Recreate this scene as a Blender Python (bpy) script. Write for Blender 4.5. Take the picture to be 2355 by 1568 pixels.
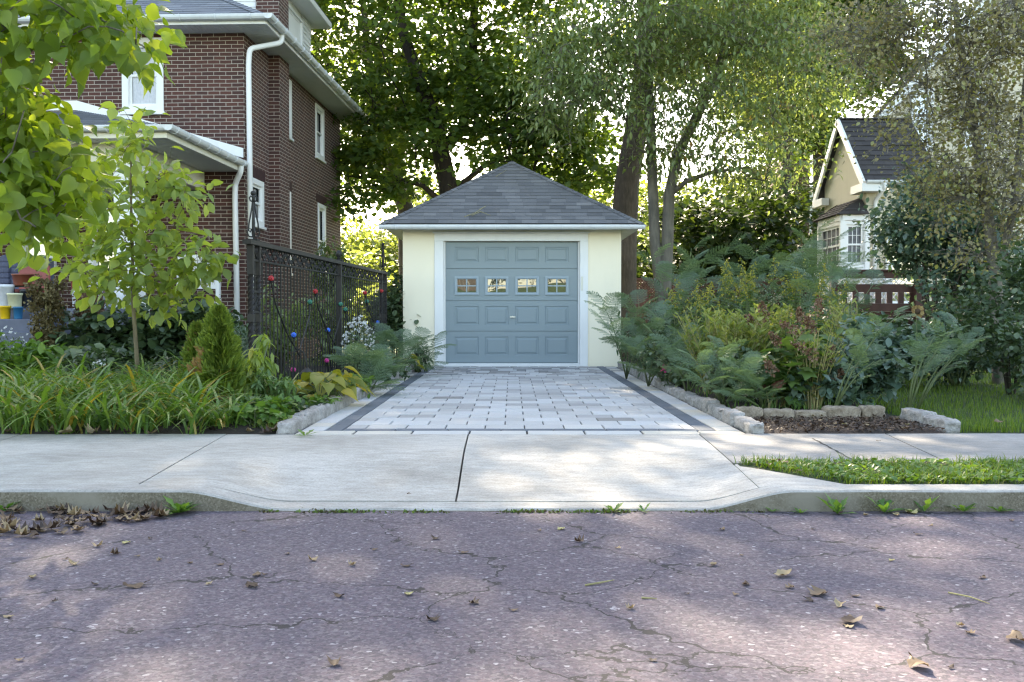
import bpy, math, random
import numpy as np
from mathutils import Vector, Matrix

for o in list(bpy.data.objects):
    bpy.data.objects.remove(o)
SC = bpy.context.scene
COL = SC.collection
R = math.radians

# ------------------------------------------------------------------ camera
EYE = 1.06
PITCH = R(1.551)
FPX, CX, CY = 2289.0, 1177.0, 784.0
cam = bpy.data.cameras.new("camera")
cam.lens, cam.sensor_width = 35.0, 36.0
cam.clip_end = 2000
co = bpy.data.objects.new("camera", cam)
COL.objects.link(co)
co.location = (0, 0, EYE)
co.rotation_euler = (math.pi / 2 - PITCH, 0, 0)
SC.camera = co

# ------------------------------------------------------------------ light
SUN_EL, SUN_AZ = R(34), R(-15)        # azimuth from +y towards +x
w = bpy.data.worlds.new("World")
SC.world = w
w.use_nodes = True
nt = w.node_tree
nt.nodes.clear()
sky = nt.nodes.new("ShaderNodeTexSky")
sky.sky_type = 'NISHITA'
sky.sun_disc = False
sky.sun_elevation = SUN_EL
sky.sun_rotation = SUN_AZ
sky.air_density = 1.0
sky.dust_density = 1.2
sky.ozone_density = 0.0
bg = nt.nodes.new("ShaderNodeBackground")
bg.inputs[1].default_value = 0.15
wo = nt.nodes.new("ShaderNodeOutputWorld")
nt.links.new(sky.outputs[0], bg.inputs[0])
nt.links.new(bg.outputs[0], wo.inputs[0])
sl = bpy.data.lights.new("sun", 'SUN')
sl.energy = 3.6
sl.angle = R(0.53)
sl.color = (1.0, 0.93, 0.82)
so = bpy.data.objects.new("sun", sl)
COL.objects.link(so)
sd = Vector((math.sin(SUN_AZ) * math.cos(SUN_EL), math.cos(SUN_AZ) * math.cos(SUN_EL), math.sin(SUN_EL)))
so.rotation_euler = sd.to_track_quat('Z', 'Y').to_euler()
so.location = sd * 60

SC.view_settings.view_transform = 'Standard'
SC.view_settings.look = 'None'
SC.view_settings.exposure = 2.55
SC.view_settings.gamma = 1.0
SC.view_settings.use_white_balance = True
SC.view_settings.white_balance_temperature = 7600
SC.render.engine = 'CYCLES'
cy = SC.cycles
cy.max_bounces = 7
cy.diffuse_bounces = 4
cy.glossy_bounces = 3
cy.transmission_bounces = 4
cy.transparent_max_bounces = 6
cy.caustics_reflective = False
cy.caustics_refractive = False
cy.use_denoising = True
cy.denoising_prefilter = 'NONE'
cy.denoising_input_passes = 'RGB_ALBEDO_NORMAL'
cy.sample_clamp_indirect = 8
cy.use_adaptive_sampling = True
cy.adaptive_threshold = 0.006
SC.cycles.filter_width = 1.3

# ------------------------------------------------------------------ picture point -> place
def ray(px, py):
    u, v = (px - CX) / FPX, -(py - CY) / FPX
    return Vector((u, math.cos(PITCH) + v * math.sin(PITCH), -math.sin(PITCH) + v * math.cos(PITCH)))

def W(px, py, d):
    "point at depth y = d"
    r = ray(px, py)
    return Vector((0, 0, EYE)) + r * (d / r.y)

def G(px, py, z=0.115):
    "point on the level z"
    r = ray(px, py)
    return Vector((0, 0, EYE)) + r * ((z - EYE) / r.z)

def onplane(px, py, p0, n):
    r = ray(px, py)
    o = Vector((0, 0, EYE))
    return o + r * ((Vector(p0) - o).dot(n) / r.dot(n))

# ------------------------------------------------------------------ object helpers
def link(o, parent=None):
    COL.objects.link(o)
    if parent is not None:
        o.parent = parent
    return o

def tag(o, label=None, cat=None, group=None, kind=None):
    if label: o["label"] = label
    if cat: o["category"] = cat
    if group: o["group"] = group
    if kind: o["kind"] = kind
    return o

def thing(name, loc, label, cat, group=None, rz=0.0):
    o = bpy.data.objects.new(name, None)
    o.empty_display_size = 0.1
    link(o)
    o.location = loc
    o.rotation_euler = (0, 0, rz)
    return tag(o, label, cat, group)

def kids(o):
    return [c for c in bpy.data.objects if c.parent == o]

def copy_tree(o, parent=None):
    c = o.copy()
    link(c, parent)
    for ch in kids(o):
        copy_tree(ch, c)
    return c

def mesh_np(name, V, polys, mat, parent=None, cols=None, smooth=False):
    "polys: list of (n,k) index arrays; cols: list of (n,) face values"
    me = bpy.data.meshes.new(name)
    V = np.asarray(V, dtype=np.float32)
    me.vertices.add(len(V))
    me.vertices.foreach_set("co", V.ravel())
    tot = sum(p.size for p in polys)
    npoly = sum(len(p) for p in polys)
    me.loops.add(tot)
    me.polygons.add(npoly)
    me.loops.foreach_set("vertex_index", np.concatenate([p.ravel() for p in polys]).astype(np.int32))
    cnt = np.concatenate([np.full(len(p), p.shape[1]) for p in polys])
    st = np.concatenate([[0], np.cumsum(cnt)[:-1]]).astype(np.int32)
    me.polygons.foreach_set("loop_start", st)
    me.update(calc_edges=True)
    if cols is not None:
        at = me.attributes.new("rnd", 'FLOAT', 'FACE')
        at.data.foreach_set("value", np.concatenate(cols).astype(np.float32))
    if smooth:
        me.polygons.foreach_set("use_smooth", np.ones(npoly, dtype=bool))
    me.validate()
    me.materials.append(mat)
    ob = bpy.data.objects.new(name, me)
    link(ob, parent)
    return ob

class MB:
    def __init__(s):
        s.v, s.f, s.c = [], [], []

    def face(s, pts, c=0.5):
        n = len(s.v)
        s.v.extend([tuple(p) for p in pts])
        s.f.append(tuple(range(n, n + len(pts))))
        s.c.append(c)

    def box(s, x0, x1, y0, y1, z0, z1, c=0.5):
        n = len(s.v)
        s.v += [(x0, y0, z0), (x1, y0, z0), (x1, y1, z0), (x0, y1, z0), (x0, y0, z1), (x1, y0, z1), (x1, y1, z1), (x0, y1, z1)]
        for q in ((3, 2, 1, 0), (4, 5, 6, 7), (0, 1, 5, 4), (1, 2, 6, 5), (2, 3, 7, 6), (3, 0, 4, 7)):
            s.f.append(tuple(n + i for i in q))
            s.c.append(c)
        return s

    def bar(s, p, q, w, h, c=0.5, up=(0, 0, 1)):
        "box section w x h along p-q"
        p, q = Vector(p), Vector(q)
        d = (q - p).normalized()
        u = Vector(up)
        if abs(d.dot(u)) > 0.98: u = Vector((0, 1, 0))
        a = d.cross(u).normalized() * (w / 2)
        b = a.cross(d).normalized() * (h / 2)
        n = len(s.v)
        for e in (p, q):
            s.v += [tuple(e - a - b), tuple(e + a - b), tuple(e + a + b), tuple(e - a + b)]
        for f in ((0, 1, 2, 3), (7, 6, 5, 4), (0, 4, 5, 1), (1, 5, 6, 2), (2, 6, 7, 3), (3, 7, 4, 0)):
            s.f.append(tuple(n + i for i in f))
            s.c.append(c)
        return s

    def tube(s, pts, rad, k=6, c=0.5, cap=True):
        pts = [Vector(p) for p in pts]
        if not hasattr(rad, '__len__'): rad = [rad] * len(pts)
        n0 = len(s.v)
        ref = Vector((0.31, 0.17, 0.93))
        t0 = (pts[-1] - pts[0])
        if t0.length and abs(t0.normalized().dot(ref.normalized())) > 0.9: ref = Vector((0.9, 0.4, 0.1))
        a = None
        for i, p in enumerate(pts):
            t = (pts[min(i + 1, len(pts) - 1)] - pts[max(i - 1, 0)])
            if t.length < 1e-9: t = Vector((0, 0, 1))
            t.normalize()
            if a is None:
                a = t.cross(ref).normalized()
            else:
                a = (a - t * a.dot(t))
                a = a.normalized() if a.length > 1e-6 else t.cross(ref).normalized()
            b = t.cross(a)
            for j in range(k):
                an = 2 * math.pi * j / k
                s.v.append(tuple(p + a * (rad[i] * math.cos(an)) + b * (rad[i] * math.sin(an))))
        for i in range(len(pts) - 1):
            for j in range(k):
                j2 = (j + 1) % k
                s.f.append((n0 + i * k + j, n0 + i * k + j2, n0 + (i + 1) * k + j2, n0 + (i + 1) * k + j))
                s.c.append(c)
        if cap:
            s.f.append(tuple(n0 + j for j in reversed(range(k)))); s.c.append(c)
            e = n0 + (len(pts) - 1) * k
            s.f.append(tuple(e + j for j in range(k))); s.c.append(c)
        return s

    def lathe(s, prof, k=16, o=(0, 0, 0), c=0.5):
        "prof: (r, z) list"
        n0 = len(s.v)
        for r, z in prof:
            for j in range(k):
                an = 2 * math.pi * j / k
                s.v.append((o[0] + r * math.cos(an), o[1] + r * math.sin(an), o[2] + z))
        for i in range(len(prof) - 1):
            for j in range(k):
                j2 = (j + 1) % k
                s.f.append((n0 + i * k + j, n0 + i * k + j2, n0 + (i + 1) * k + j2, n0 + (i + 1) * k + j)); s.c.append(c)
        s.f.append(tuple(n0 + j for j in reversed(range(k)))); s.c.append(c)
        e = n0 + (len(prof) - 1) * k
        s.f.append(tuple(e + j for j in range(k))); s.c.append(c)
        return s

    def sphere(s, o, r, k=10, m=6, c=0.5, sz=1.0):
        return s.lathe([(r * math.sin(math.pi * (i + .02) / (m + .04)), -r * sz * math.cos(math.pi * (i + .02) / (m + .04))) for i in range(m + 1)], k, o, c)

    def rings(s, x0, x1, z0, z1, y0, prof, c=0.5):
        "concentric rectangular rings facing -y; prof: (inset, depth)"
        loops = []
        for ins, dep in prof:
            loops.append([(x0 + ins, y0 + dep, z0 + ins), (x1 - ins, y0 + dep, z0 + ins), (x1 - ins, y0 + dep, z1 - ins), (x0 + ins, y0 + dep, z1 - ins)])
        for a, b in zip(loops, loops[1:]):
            for i in range(4):
                j = (i + 1) % 4
                s.face([a[i], a[j], b[j], b[i]], c)
        return loops[-1]

    def build(s, name, mat, parent=None, smooth=False, bevel=0, seg=1):
        me = bpy.data.meshes.new(name)
        me.from_pydata(s.v, [], s.f)
        at = me.attributes.new("rnd", 'FLOAT', 'FACE')
        at.data.foreach_set("value", np.array(s.c, dtype=np.float32))
        if smooth:
            me.polygons.foreach_set("use_smooth", [True] * len(me.polygons))
        me.materials.append(mat)
        me.update()
        ob = bpy.data.objects.new(name, me)
        link(ob, parent)
        if bevel:
            m = ob.modifiers.new("edge", 'BEVEL')
            m.width, m.segments, m.limit_method = bevel, seg, 'ANGLE'
        return ob

# ------------------------------------------------------------------ materials
class NB:
    "small node-tree writer"
    def __init__(s, name):
        s.m = bpy.data.materials.new(name)
        s.m.use_nodes = True
        s.t = s.m.node_tree
        s.t.nodes.clear()
        s.out = s.t.nodes.new("ShaderNodeOutputMaterial")

    def n(s, typ, **kw):
        nd = s.t.nodes.new("ShaderNode" + typ)
        for k, v in kw.items():
            if k.startswith("_"): setattr(nd, k[1:], v)
        return nd

    def set(s, nd, key, val):
        if val is None: return nd
        i = nd.inputs[key]
        if isinstance(val, bpy.types.NodeSocket): s.t.links.new(val, i)
        else:
            if isinstance(val, (tuple, list)) and len(val) == 3 and i.type == 'RGBA': val = (*val, 1)
            i.default_value = val
        return nd

    def coord(s, kind="Object"):
        return s.n("TexCoord").outputs[kind]

    def mapping(s, vec, scale=(1, 1, 1), loc=(0, 0, 0), rot=(0, 0, 0)):
        m = s.n("Mapping")
        s.set(m, "Vector", vec); s.set(m, "Scale", scale); s.set(m, "Location", loc); s.set(m, "Rotation", rot)
        return m.outputs[0]

    def noise(s, vec, scale, detail=4, rough=0.55, dist=0.0):
        nd = s.n("TexNoise")
        s.set(nd, "Vector", vec); s.set(nd, "Scale", scale); s.set(nd, "Detail", detail); s.set(nd, "Roughness", rough); s.set(nd, "Distortion", dist)
        return nd.outputs["Fac"]

    def noisec(s, vec, scale, detail=2):
        nd = s.n("TexNoise")
        s.set(nd, "Vector", vec); s.set(nd, "Scale", scale); s.set(nd, "Detail", detail)
        return nd.outputs["Color"]

    def ramp(s, fac, stops, interp='LINEAR'):
        nd = s.n("ValToRGB")
        nd.color_ramp.interpolation = interp
        e = nd.color_ramp.elements
        while len(e) < len(stops): e.new(0.5)
        for el, (p, c) in zip(e, stops):
            el.position = p
            el.color = (*c, 1) if len(c) == 3 else c
        s.set(nd, "Fac", fac)
        return nd.outputs[0]

    def mix(s, fac, a, b, mode='MIX'):
        nd = s.n("Mix")
        nd.data_type = 'RGBA'
        nd.blend_type = mode
        nd.clamp_factor = True
        s.set(nd, 0, fac); s.set(nd, 6, a); s.set(nd, 7, b)
        return nd.outputs[2]

    def math(s, op, a, b=0.0, c=None):
        nd = s.n("Math")
        nd.operation = op
        s.set(nd, 0, a); s.set(nd, 1, b)
        if c is not None: s.set(nd, 2, c)
        return nd.outputs[0]

    def attr(s, name="rnd"):
        nd = s.n("Attribute")
        nd.attribute_name = name
        return nd.outputs["Fac"]

    def bump(s, h, strength=0.3, dist=0.01):
        nd = s.n("Bump")
        s.set(nd, "Height", h); s.set(nd, "Strength", strength); s.set(nd, "Distance", dist)
        return nd.outputs[0]

    def bsdf(s, col, rough=0.6, metal=0.0, normal=None, spec=None, coat=None):
        b = s.n("BsdfPrincipled")
        s.set(b, "Base Color", col); s.set(b, "Roughness", rough); s.set(b, "Metallic", metal)
        if normal is not None: s.set(b, "Normal", normal)
        if spec is not None: s.set(b, "Specular IOR Level", spec)
        return b.outputs[0]

    def done(s, sh):
        s.t.links.new(sh, s.out.inputs[0])
        return s.m

def plain(name, col, rough=0.6, metal=0.0, vary=0.12, scale=6.0, bump=0.0, spec=None, bscale=60):
    k = NB(name)
    v = k.coord()
    n = k.noise(v, scale, 5)
    lo = tuple(c * (1 - vary) for c in col); hi = tuple(min(1, c * (1 + vary)) for c in col)
    c = k.ramp(n, [(0.3, lo), (0.7, hi)])
    nm = k.bump(k.noise(v, bscale, 3), bump, 0.01) if bump else None
    return k.done(k.bsdf(c, rough, metal, nm, spec))

def leafmat(name, stops, trans=0.4, rough=0.5, boost=1.6, warm=(1.0, 1.0, 0.5), spec=0.35):
    k = NB(name)
    a = k.attr()
    c = k.ramp(a, stops)
    b = k.bsdf(c, rough, spec=spec)
    t = k.n("BsdfTranslucent")
    tc = k.mix(1.0, c, tuple(min(3, x * boost) for x in warm), 'MULTIPLY')
    k.set(t, "Color", tc)
    m = k.n("MixShader")
    k.set(m, 0, trans)
    k.t.links.new(b, m.inputs[1]); k.t.links.new(t.outputs[0], m.inputs[2])
    return k.done(m.outputs[0])

def brickmat():
    k = NB("red_brick")
    v = k.coord()
    sx = k.n("SeparateXYZ"); k.set(sx, 0, v)
    nx = k.n("SeparateXYZ"); k.set(nx, 0, k.coord("Normal"))
    side = k.math('GREATER_THAN', k.math('ABSOLUTE', nx.outputs[0]), 0.5)
    u = k.math('ADD', k.math('MULTIPLY', sx.outputs[1], side), k.math('MULTIPLY', sx.outputs[0], k.math('SUBTRACT', 1.0, side)))
    cb = k.n("CombineXYZ"); k.set(cb, 0, u); k.set(cb, 1, sx.outputs[2])
    wob = k.mix(0.012, cb.outputs[0], k.noisec(v, 3.0), 'ADD')
    b = k.n("TexBrick")
    k.set(b, "Vector", wob)
    k.set(b, "Color1", (0.092, 0.034, 0.025)); k.set(b, "Color2", (0.050, 0.022, 0.019)); k.set(b, "Mortar", (0.42, 0.36, 0.31))
    k.set(b, "Scale", 1.0); k.set(b, "Mortar Size", 0.0058); k.set(b, "Mortar Smooth", 0.25); k.set(b, "Bias", -0.1)
    k.set(b, "Brick Width", 0.215); k.set(b, "Row Height", 0.0677)
    n = k.noise(v, 1.4, 5, 0.6)
    c = k.mix(k.ramp(n, [(0.5, (0, 0, 0)), (0.80, (0.5, 0.5, 0.5))]), b.outputs[0], (0.05, 0.025, 0.022))
    n2 = k.noise(v, 45, 3)
    c = k.mix(0.5, c, k.ramp(n2, [(0.3, (0.72, 0.72, 0.72)), (0.7, (1.25, 1.25, 1.25))]), 'MULTIPLY')
    h = k.mix(0.25, k.ramp(b.outputs["Fac"], [(0, (1, 1, 1)), (1, (0, 0, 0))]), n2)
    return k.done(k.bsdf(c, 0.85, normal=k.bump(h, 0.6, 0.006)))

def shinglemat(name, stops):
    k = NB(name)
    v = k.coord()
    c = k.ramp(k.attr(), stops)
    g = k.noise(v, 160, 2, 0.7)
    c = k.mix(0.7, c, k.ramp(g, [(0.3, (0.6, 0.6, 0.6)), (0.7, (1.35, 1.35, 1.35))]), 'MULTIPLY')
    n = k.noise(v, 1.1, 4)
    c = k.mix(0.6, c, k.ramp(n, [(0.3, (0.8, 0.79, 0.78)), (0.7, (1.1, 1.1, 1.1))]), 'MULTIPLY')
    return k.done(k.bsdf(c, 0.9, normal=k.bump(g, 0.5, 0.004)))

def barkmat(name, a, b, scale=14):
    k = NB(name)
    v = k.mapping(k.coord(), (1, 1, 0.22))
    n = k.noise(v, scale, 6, 0.65, 0.4)
    n2 = k.noise(k.coord(), 2.2, 3)
    c = k.mix(0.5, k.ramp(n, [(0.35, a), (0.68, b)]), k.ramp(n2, [(0.3, a), (0.75, b)]))
    return k.done(k.bsdf(c, 0.9, normal=k.bump(n, 0.9, 0.03)))

def asphaltmat():
    k = NB("purple_asphalt")
    v = k.coord()
    vo = k.n("TexVoronoi"); k.set(vo, "Vector", v); k.set(vo, "Scale", 78.0)
    sx = k.n("SeparateColor"); k.set(sx, 0, vo.outputs["Color"])
    agg = k.ramp(sx.outputs[0], [(0.0, (0.036, 0.030, 0.042)), (0.3, (0.068, 0.055, 0.074)), (0.55, (0.106, 0.073, 0.092)), (0.80, (0.118, 0.098, 0.122)), (0.95, (0.15, 0.125, 0.135)), (0.988, (0.22, 0.20, 0.21)), (1.0, (0.42, 0.40, 0.41))])
    vb = k.n("TexVoronoi"); k.set(vb, "Vector", v); k.set(vb, "Scale", 170.0)
    sb = k.n("SeparateColor"); k.set(sb, 0, vb.outputs["Color"])
    c = k.mix(0.3, agg, k.ramp(sb.outputs[0], [(0, (0.035, 0.028, 0.035)), (0.6, (0.095, 0.073, 0.082)), (1, (0.18, 0.15, 0.15))]))
    big = k.noise(v, 0.7, 4)
    c = k.mix(0.7, c, k.ramp(big, [(0.3, (0.8, 0.82, 0.88)), (0.7, (1.12, 1.06, 1.05))]), 'MULTIPLY')
    # cracks
    dv = k.mix(0.5, v, k.noisec(v, 1.3, 5), 'ADD')
    dv = k.mix(0.16, dv, k.noisec(v, 11, 5), 'ADD')
    cr = k.n("TexVoronoi"); cr.feature = 'DISTANCE_TO_EDGE'; k.set(cr, "Vector", k.mapping(dv, (0.95, 1.35, 1), (3.3, 1.7, 0))); k.set(cr, "Scale", 1.0)
    wid = k.math('MULTIPLY', k.ramp(k.noise(v, 1.7, 3), [(0.33, (0, 0, 0)), (0.60, (1, 1, 1))]), 0.0085)
    ck = k.math('LESS_THAN', cr.outputs["Distance"], wid)
    c = k.mix(k.math('MULTIPLY', ck, 0.95), c, (0.012, 0.010, 0.011))
    h = k.math('SUBTRACT', k.math('MULTIPLY', sx.outputs[1], 0.6), k.math('MULTIPLY', ck, 2.0))
    return k.done(k.bsdf(c, 0.82, normal=k.bump(h, 0.55, 0.005)))

def concretemat(name, base=(0.44, 0.42, 0.40), dirt=(0.27, 0.25, 0.225), face=False):
    k = NB(name)
    v = k.coord()
    n1 = k.noise(v, 1.1, 6, 0.62)
    n2 = k.noise(k.mapping(v, (1, 2.2, 1)), 7, 5, 0.6)
    n3 = k.noise(v, 70, 4, 0.8)
    n4 = k.noise(k.mapping(v, (0.5, 3.0, 1), rot=(0, 0, 0.12)), 16, 5, 0.7)
    c = k.mix(k.ramp(n1, [(0.38, (0, 0, 0)), (0.68, (0.9, 0.9, 0.9))]), base, dirt)
    c = k.mix(0.55, c, k.ramp(n2, [(0.3, (0.70, 0.69, 0.67)), (0.7, (1.12, 1.12, 1.12))]), 'MULTIPLY')
    c = k.mix(0.8, c, k.ramp(n3, [(0.32, (0.62, 0.62, 0.61)), (0.5, (0.98, 0.98, 0.98)), (0.7, (1.2, 1.2, 1.2))]), 'MULTIPLY')
    c = k.mix(0.7, c, k.ramp(n4, [(0.3, (0.74, 0.735, 0.72)), (0.6, (1.08, 1.08, 1.08))]), 'MULTIPLY')
    if face:
        g = k.n("NewGeometry"); sx = k.n("SeparateXYZ"); k.set(sx, 0, g.outputs["Normal"])
        f = k.ramp(sx.outputs[2], [(0.45, (1, 1, 1)), (0.72, (0, 0, 0))])
        vo = k.n("TexVoronoi"); k.set(vo, "Vector", v); k.set(vo, "Scale", 130.0)
        s2 = k.n("SeparateColor"); k.set(s2, 0, vo.outputs["Color"])
        grime = k.ramp(s2.outputs[0], [(0, (0.12, 0.098, 0.066)), (0.6, (0.17, 0.142, 0.098)), (1, (0.23, 0.195, 0.145))])
        grime = k.mix(k.ramp(k.noise(v, 3.5, 5), [(0.45, (0, 0, 0)), (0.68, (1, 1, 1))]), grime, (0.24, 0.21, 0.16))
        c = k.mix(f, c, grime)
    return k.done(k.bsdf(c, 0.88, normal=k.bump(n3, 0.35, 0.004)))

def paintmat(name, col, rough=0.45, dirt=0.12, bump=0.05, bscale=90):
    k = NB(name)
    v = k.coord()
    n = k.noise(k.mapping(v, (1, 1, 0.35)), 2.6, 6, 0.65)
    c = k.mix(k.ramp(n, [(0.5, (0, 0, 0)), (0.8, (dirt * 3,) * 3)]), col, tuple(x * 0.62 for x in col))
    n2 = k.noise(v, bscale, 3)
    return k.done(k.bsdf(c, rough, normal=k.bump(n2, bump, 0.006)))

def attrmat(name, stops, rough=0.8, gscale=120, g=0.5, bump=0.3):
    k = NB(name)
    v = k.coord()
    c = k.ramp(k.attr(), stops)
    n = k.noise(v, gscale, 3, 0.7)
    c = k.mix(g, c, k.ramp(n, [(0.3, (0.65, 0.65, 0.65)), (0.7, (1.28, 1.28, 1.28))]), 'MULTIPLY')
    return k.done(k.bsdf(c, rough, normal=k.bump(n, bump, 0.005)))

def stonemat(name, a, b):
    k = NB(name)
    v = k.coord("Object")
    n = k.noise(v, 9, 6, 0.7, 0.6)
    n2 = k.noise(v, 60, 4, 0.7)
    c = k.ramp(n, [(0.3, a), (0.68, b)])
    c = k.mix(0.7, c, k.ramp(n2, [(0.3, (0.7, 0.69, 0.66)), (0.7, (1.25, 1.25, 1.25))]), 'MULTIPLY')
    h = k.mix(0.4, n, n2)
    return k.done(k.bsdf(c, 0.9, normal=k.bump(h, 0.8, 0.03)))

def soilmat(name, stops, scale=30):
    k = NB(name)
    v = k.coord()
    n = k.noise(v, scale, 8, 0.75)
    n2 = k.noise(v, 2.3, 4)
    c = k.mix(0.4, k.ramp(n, stops), k.ramp(n2, stops))
    return k.done(k.bsdf(c, 0.95, normal=k.bump(n, 1.0, 0.03)))

def glassmat(name, tint=(0.02, 0.024, 0.026), refl=0.28, rough=0.02, wob=0.0):
    k = NB(name)
    nm = k.bump(k.noise(k.coord(), 1.6, 1), wob, 0.05) if wob else None
    d = k.bsdf(tint, 0.3, spec=0.2)
    g = k.n("BsdfGlossy"); k.set(g, "Color", (0.95, 0.97, 1)); k.set(g, "Roughness", rough)
    if nm is not None: k.set(g, "Normal", nm)
    m = k.n("MixShader"); k.set(m, 0, refl)
    k.t.links.new(d, m.inputs[1]); k.t.links.new(g.outputs[0], m.inputs[2])
    return k.done(m.outputs[0])

M = {}
M['brick'] = brickmat()
M['lintel'] = plain("dark_red_lintel_brick", (0.045, 0.016, 0.016), 0.85, vary=0.3, scale=14, bump=0.3)
M['roof_grey'] = shinglemat("grey_shingle", [(0, (0.085, 0.086, 0.09)), (0.5, (0.14, 0.14, 0.143)), (1, (0.205, 0.20, 0.197))])
M['roof_blue'] = shinglemat("blue_grey_shingle", [(0, (0.12, 0.13, 0.155)), (0.5, (0.17, 0.182, 0.205)), (1, (0.22, 0.23, 0.25))])
M['roof_dark'] = shinglemat("dark_brown_shingle", [(0, (0.030, 0.026, 0.027)), (0.5, (0.048, 0.043, 0.045)), (1, (0.065, 0.058, 0.058))])
M['white'] = paintmat("white_paint", (0.78, 0.78, 0.77), 0.45, 0.08)
M['gutter'] = paintmat("weathered_white_metal", (0.66, 0.68, 0.69), 0.4, 0.2, 0.03)
M['soffit'] = paintmat("soffit_paint", (0.60, 0.61, 0.60), 0.5, 0.1)
M['cream'] = paintmat("cream_paint", (0.72, 0.70, 0.60), 0.5, 0.1)
M['stucco_yellow'] = paintmat("pale_yellow_stucco", (0.92, 0.835, 0.65), 0.85, 0.05, 0.35, 120)
M['stucco_tan'] = paintmat("tan_stucco", (0.60, 0.54, 0.42), 0.85, 0.1, 0.35, 90)
M['door_blue'] = paintmat("blue_grey_door_paint", (0.215, 0.272, 0.295), 0.42, 0.03, 0.03)
M['door_frame'] = paintmat("light_blue_grey_paint", (0.29, 0.36, 0.40), 0.42, 0.03, 0.03)
M['glass'] = glassmat("dark_window_glass")
M['glass_bright'] = glassmat("reflecting_window_glass", (0.006, 0.008, 0.008), 0.15, 0.012, 0.08)
M['curtain'] = plain("white_net_curtain", (0.55, 0.56, 0.60), 0.9, vary=0.1, scale=20)
M['curtain_dark'] = plain("grey_curtain_behind_glass", (0.12, 0.125, 0.14), 0.5, vary=0.35, scale=16)
M['iron'] = plain("black_iron", (0.008, 0.008, 0.008), 0.55, vary=0.3, scale=20, spec=0.5)
M['iron_brown'] = plain("brown_black_iron", (0.020, 0.017, 0.015), 0.5, vary=0.3, scale=20)
M['asphalt'] = asphaltmat()
M['concrete'] = concretemat("pale_concrete", (0.47, 0.44, 0.40), (0.31, 0.285, 0.25))
M['concrete_old'] = concretemat("grey_concrete", (0.31, 0.292, 0.275), (0.21, 0.197, 0.182))
M['kerb'] = concretemat("kerb_concrete", (0.43, 0.405, 0.37), (0.28, 0.255, 0.225), True)
M['paver'] = attrmat("paver_concrete", [(0, (0.085, 0.10, 0.12)), (0.10, (0.13, 0.145, 0.165)), (0.2, (0.20, 0.185, 0.17)), (0.3, (0.31, 0.30, 0.29)), (0.55, (0.43, 0.415, 0.40)), (0.8, (0.48, 0.475, 0.47)), (0.9, (0.50, 0.465, 0.41)), (1, (0.53, 0.475, 0.39))])
M['joint'] = soilmat("joint_sand", [(0.3, (0.03, 0.028, 0.026)), (0.7, (0.07, 0.065, 0.06))])
M['soil'] = soilmat("garden_soil", [(0.3, (0.020, 0.014, 0.010)), (0.7, (0.062, 0.045, 0.032))])
M['mulch'] = soilmat("dark_mulch", [(0.36, (0.008, 0.006, 0.006)), (0.66, (0.075, 0.05, 0.04))], 28)
M['turf'] = soilmat("turf_soil", [(0.3, (0.020, 0.034, 0.010)), (0.7, (0.045, 0.075, 0.018))])
M['lawn_far'] = soilmat("grass_ground", [(0.3, (0.035, 0.06, 0.014)), (0.7, (0.075, 0.12, 0.03))], 8)
M['stone'] = stonemat("grey_kerb_stone", (0.20, 0.185, 0.17), (0.44, 0.415, 0.39))
M['stone_tan'] = stonemat("tan_kerb_stone", (0.17, 0.125, 0.085), (0.42, 0.345, 0.26))
M['bark'] = barkmat("grey_brown_bark", (0.035, 0.028, 0.022), (0.105, 0.088, 0.07))
M['bark_big'] = barkmat("brown_furrowed_bark", (0.05, 0.037, 0.028), (0.16, 0.12, 0.088), 22)
M['bark_grey'] = barkmat("grey_cherry_bark", (0.085, 0.078, 0.066), (0.23, 0.205, 0.165))
M['bark_dark'] = barkmat("dark_bark", (0.018, 0.014, 0.011), (0.055, 0.043, 0.033))
M['stem_tan'] = barkmat("tan_young_bark", (0.13, 0.10, 0.06), (0.27, 0.22, 0.13), 30)
M['stem_green'] = plain("green_stem", (0.10, 0.13, 0.05), 0.6, vary=0.3, scale=12)
M['stem_straw'] = plain("straw_stem", (0.30, 0.26, 0.11), 0.7, vary=0.3, scale=12)
M['redwood'] = plain("red_brown_painted_wood", (0.085, 0.034, 0.026), 0.6, vary=0.25, scale=5, bump=0.15)
M['step_grey'] = plain("blue_grey_step_paint", (0.105, 0.115, 0.155), 0.6, vary=0.2, scale=5)

# ================================================================== THE SETTING
rng = np.random.default_rng(7)
random.seed(7)
ZS = 0.115            # level of the pavement, drive and garage floor
K0, K1 = 5.32, 5.50   # kerb face and back

def sheet(name, x0, x1, y0, y1, z, mat):
    b = MB(); b.face([(x0, y0, z), (x1, y0, z), (x1, y1, z), (x0, y1, z)])
    return tag(b.build(name, mat), kind='structure')

sheet("ground", -400, 400, -400, 400, -0.03, M['lawn_far'])
sheet("road", -80, 80, -5.4, K0 + 0.02, 0.0, M['asphalt'])
sheet("yard_ground", -60, 60, 7.91, 120, 0.085, M['lawn_far'])
sheet("opposite_verge", -60, 60, -60, -5.4, 0.10, M['lawn_far'])

def sstep(a, b, x):
    t = min(1, max(0, (x - a) / (b - a)))
    return t * t * (3 - 2 * t)

def dip(x):
    return sstep(-1.80, -1.22, x) * (1 - sstep(1.02, 1.52, x))

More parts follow.
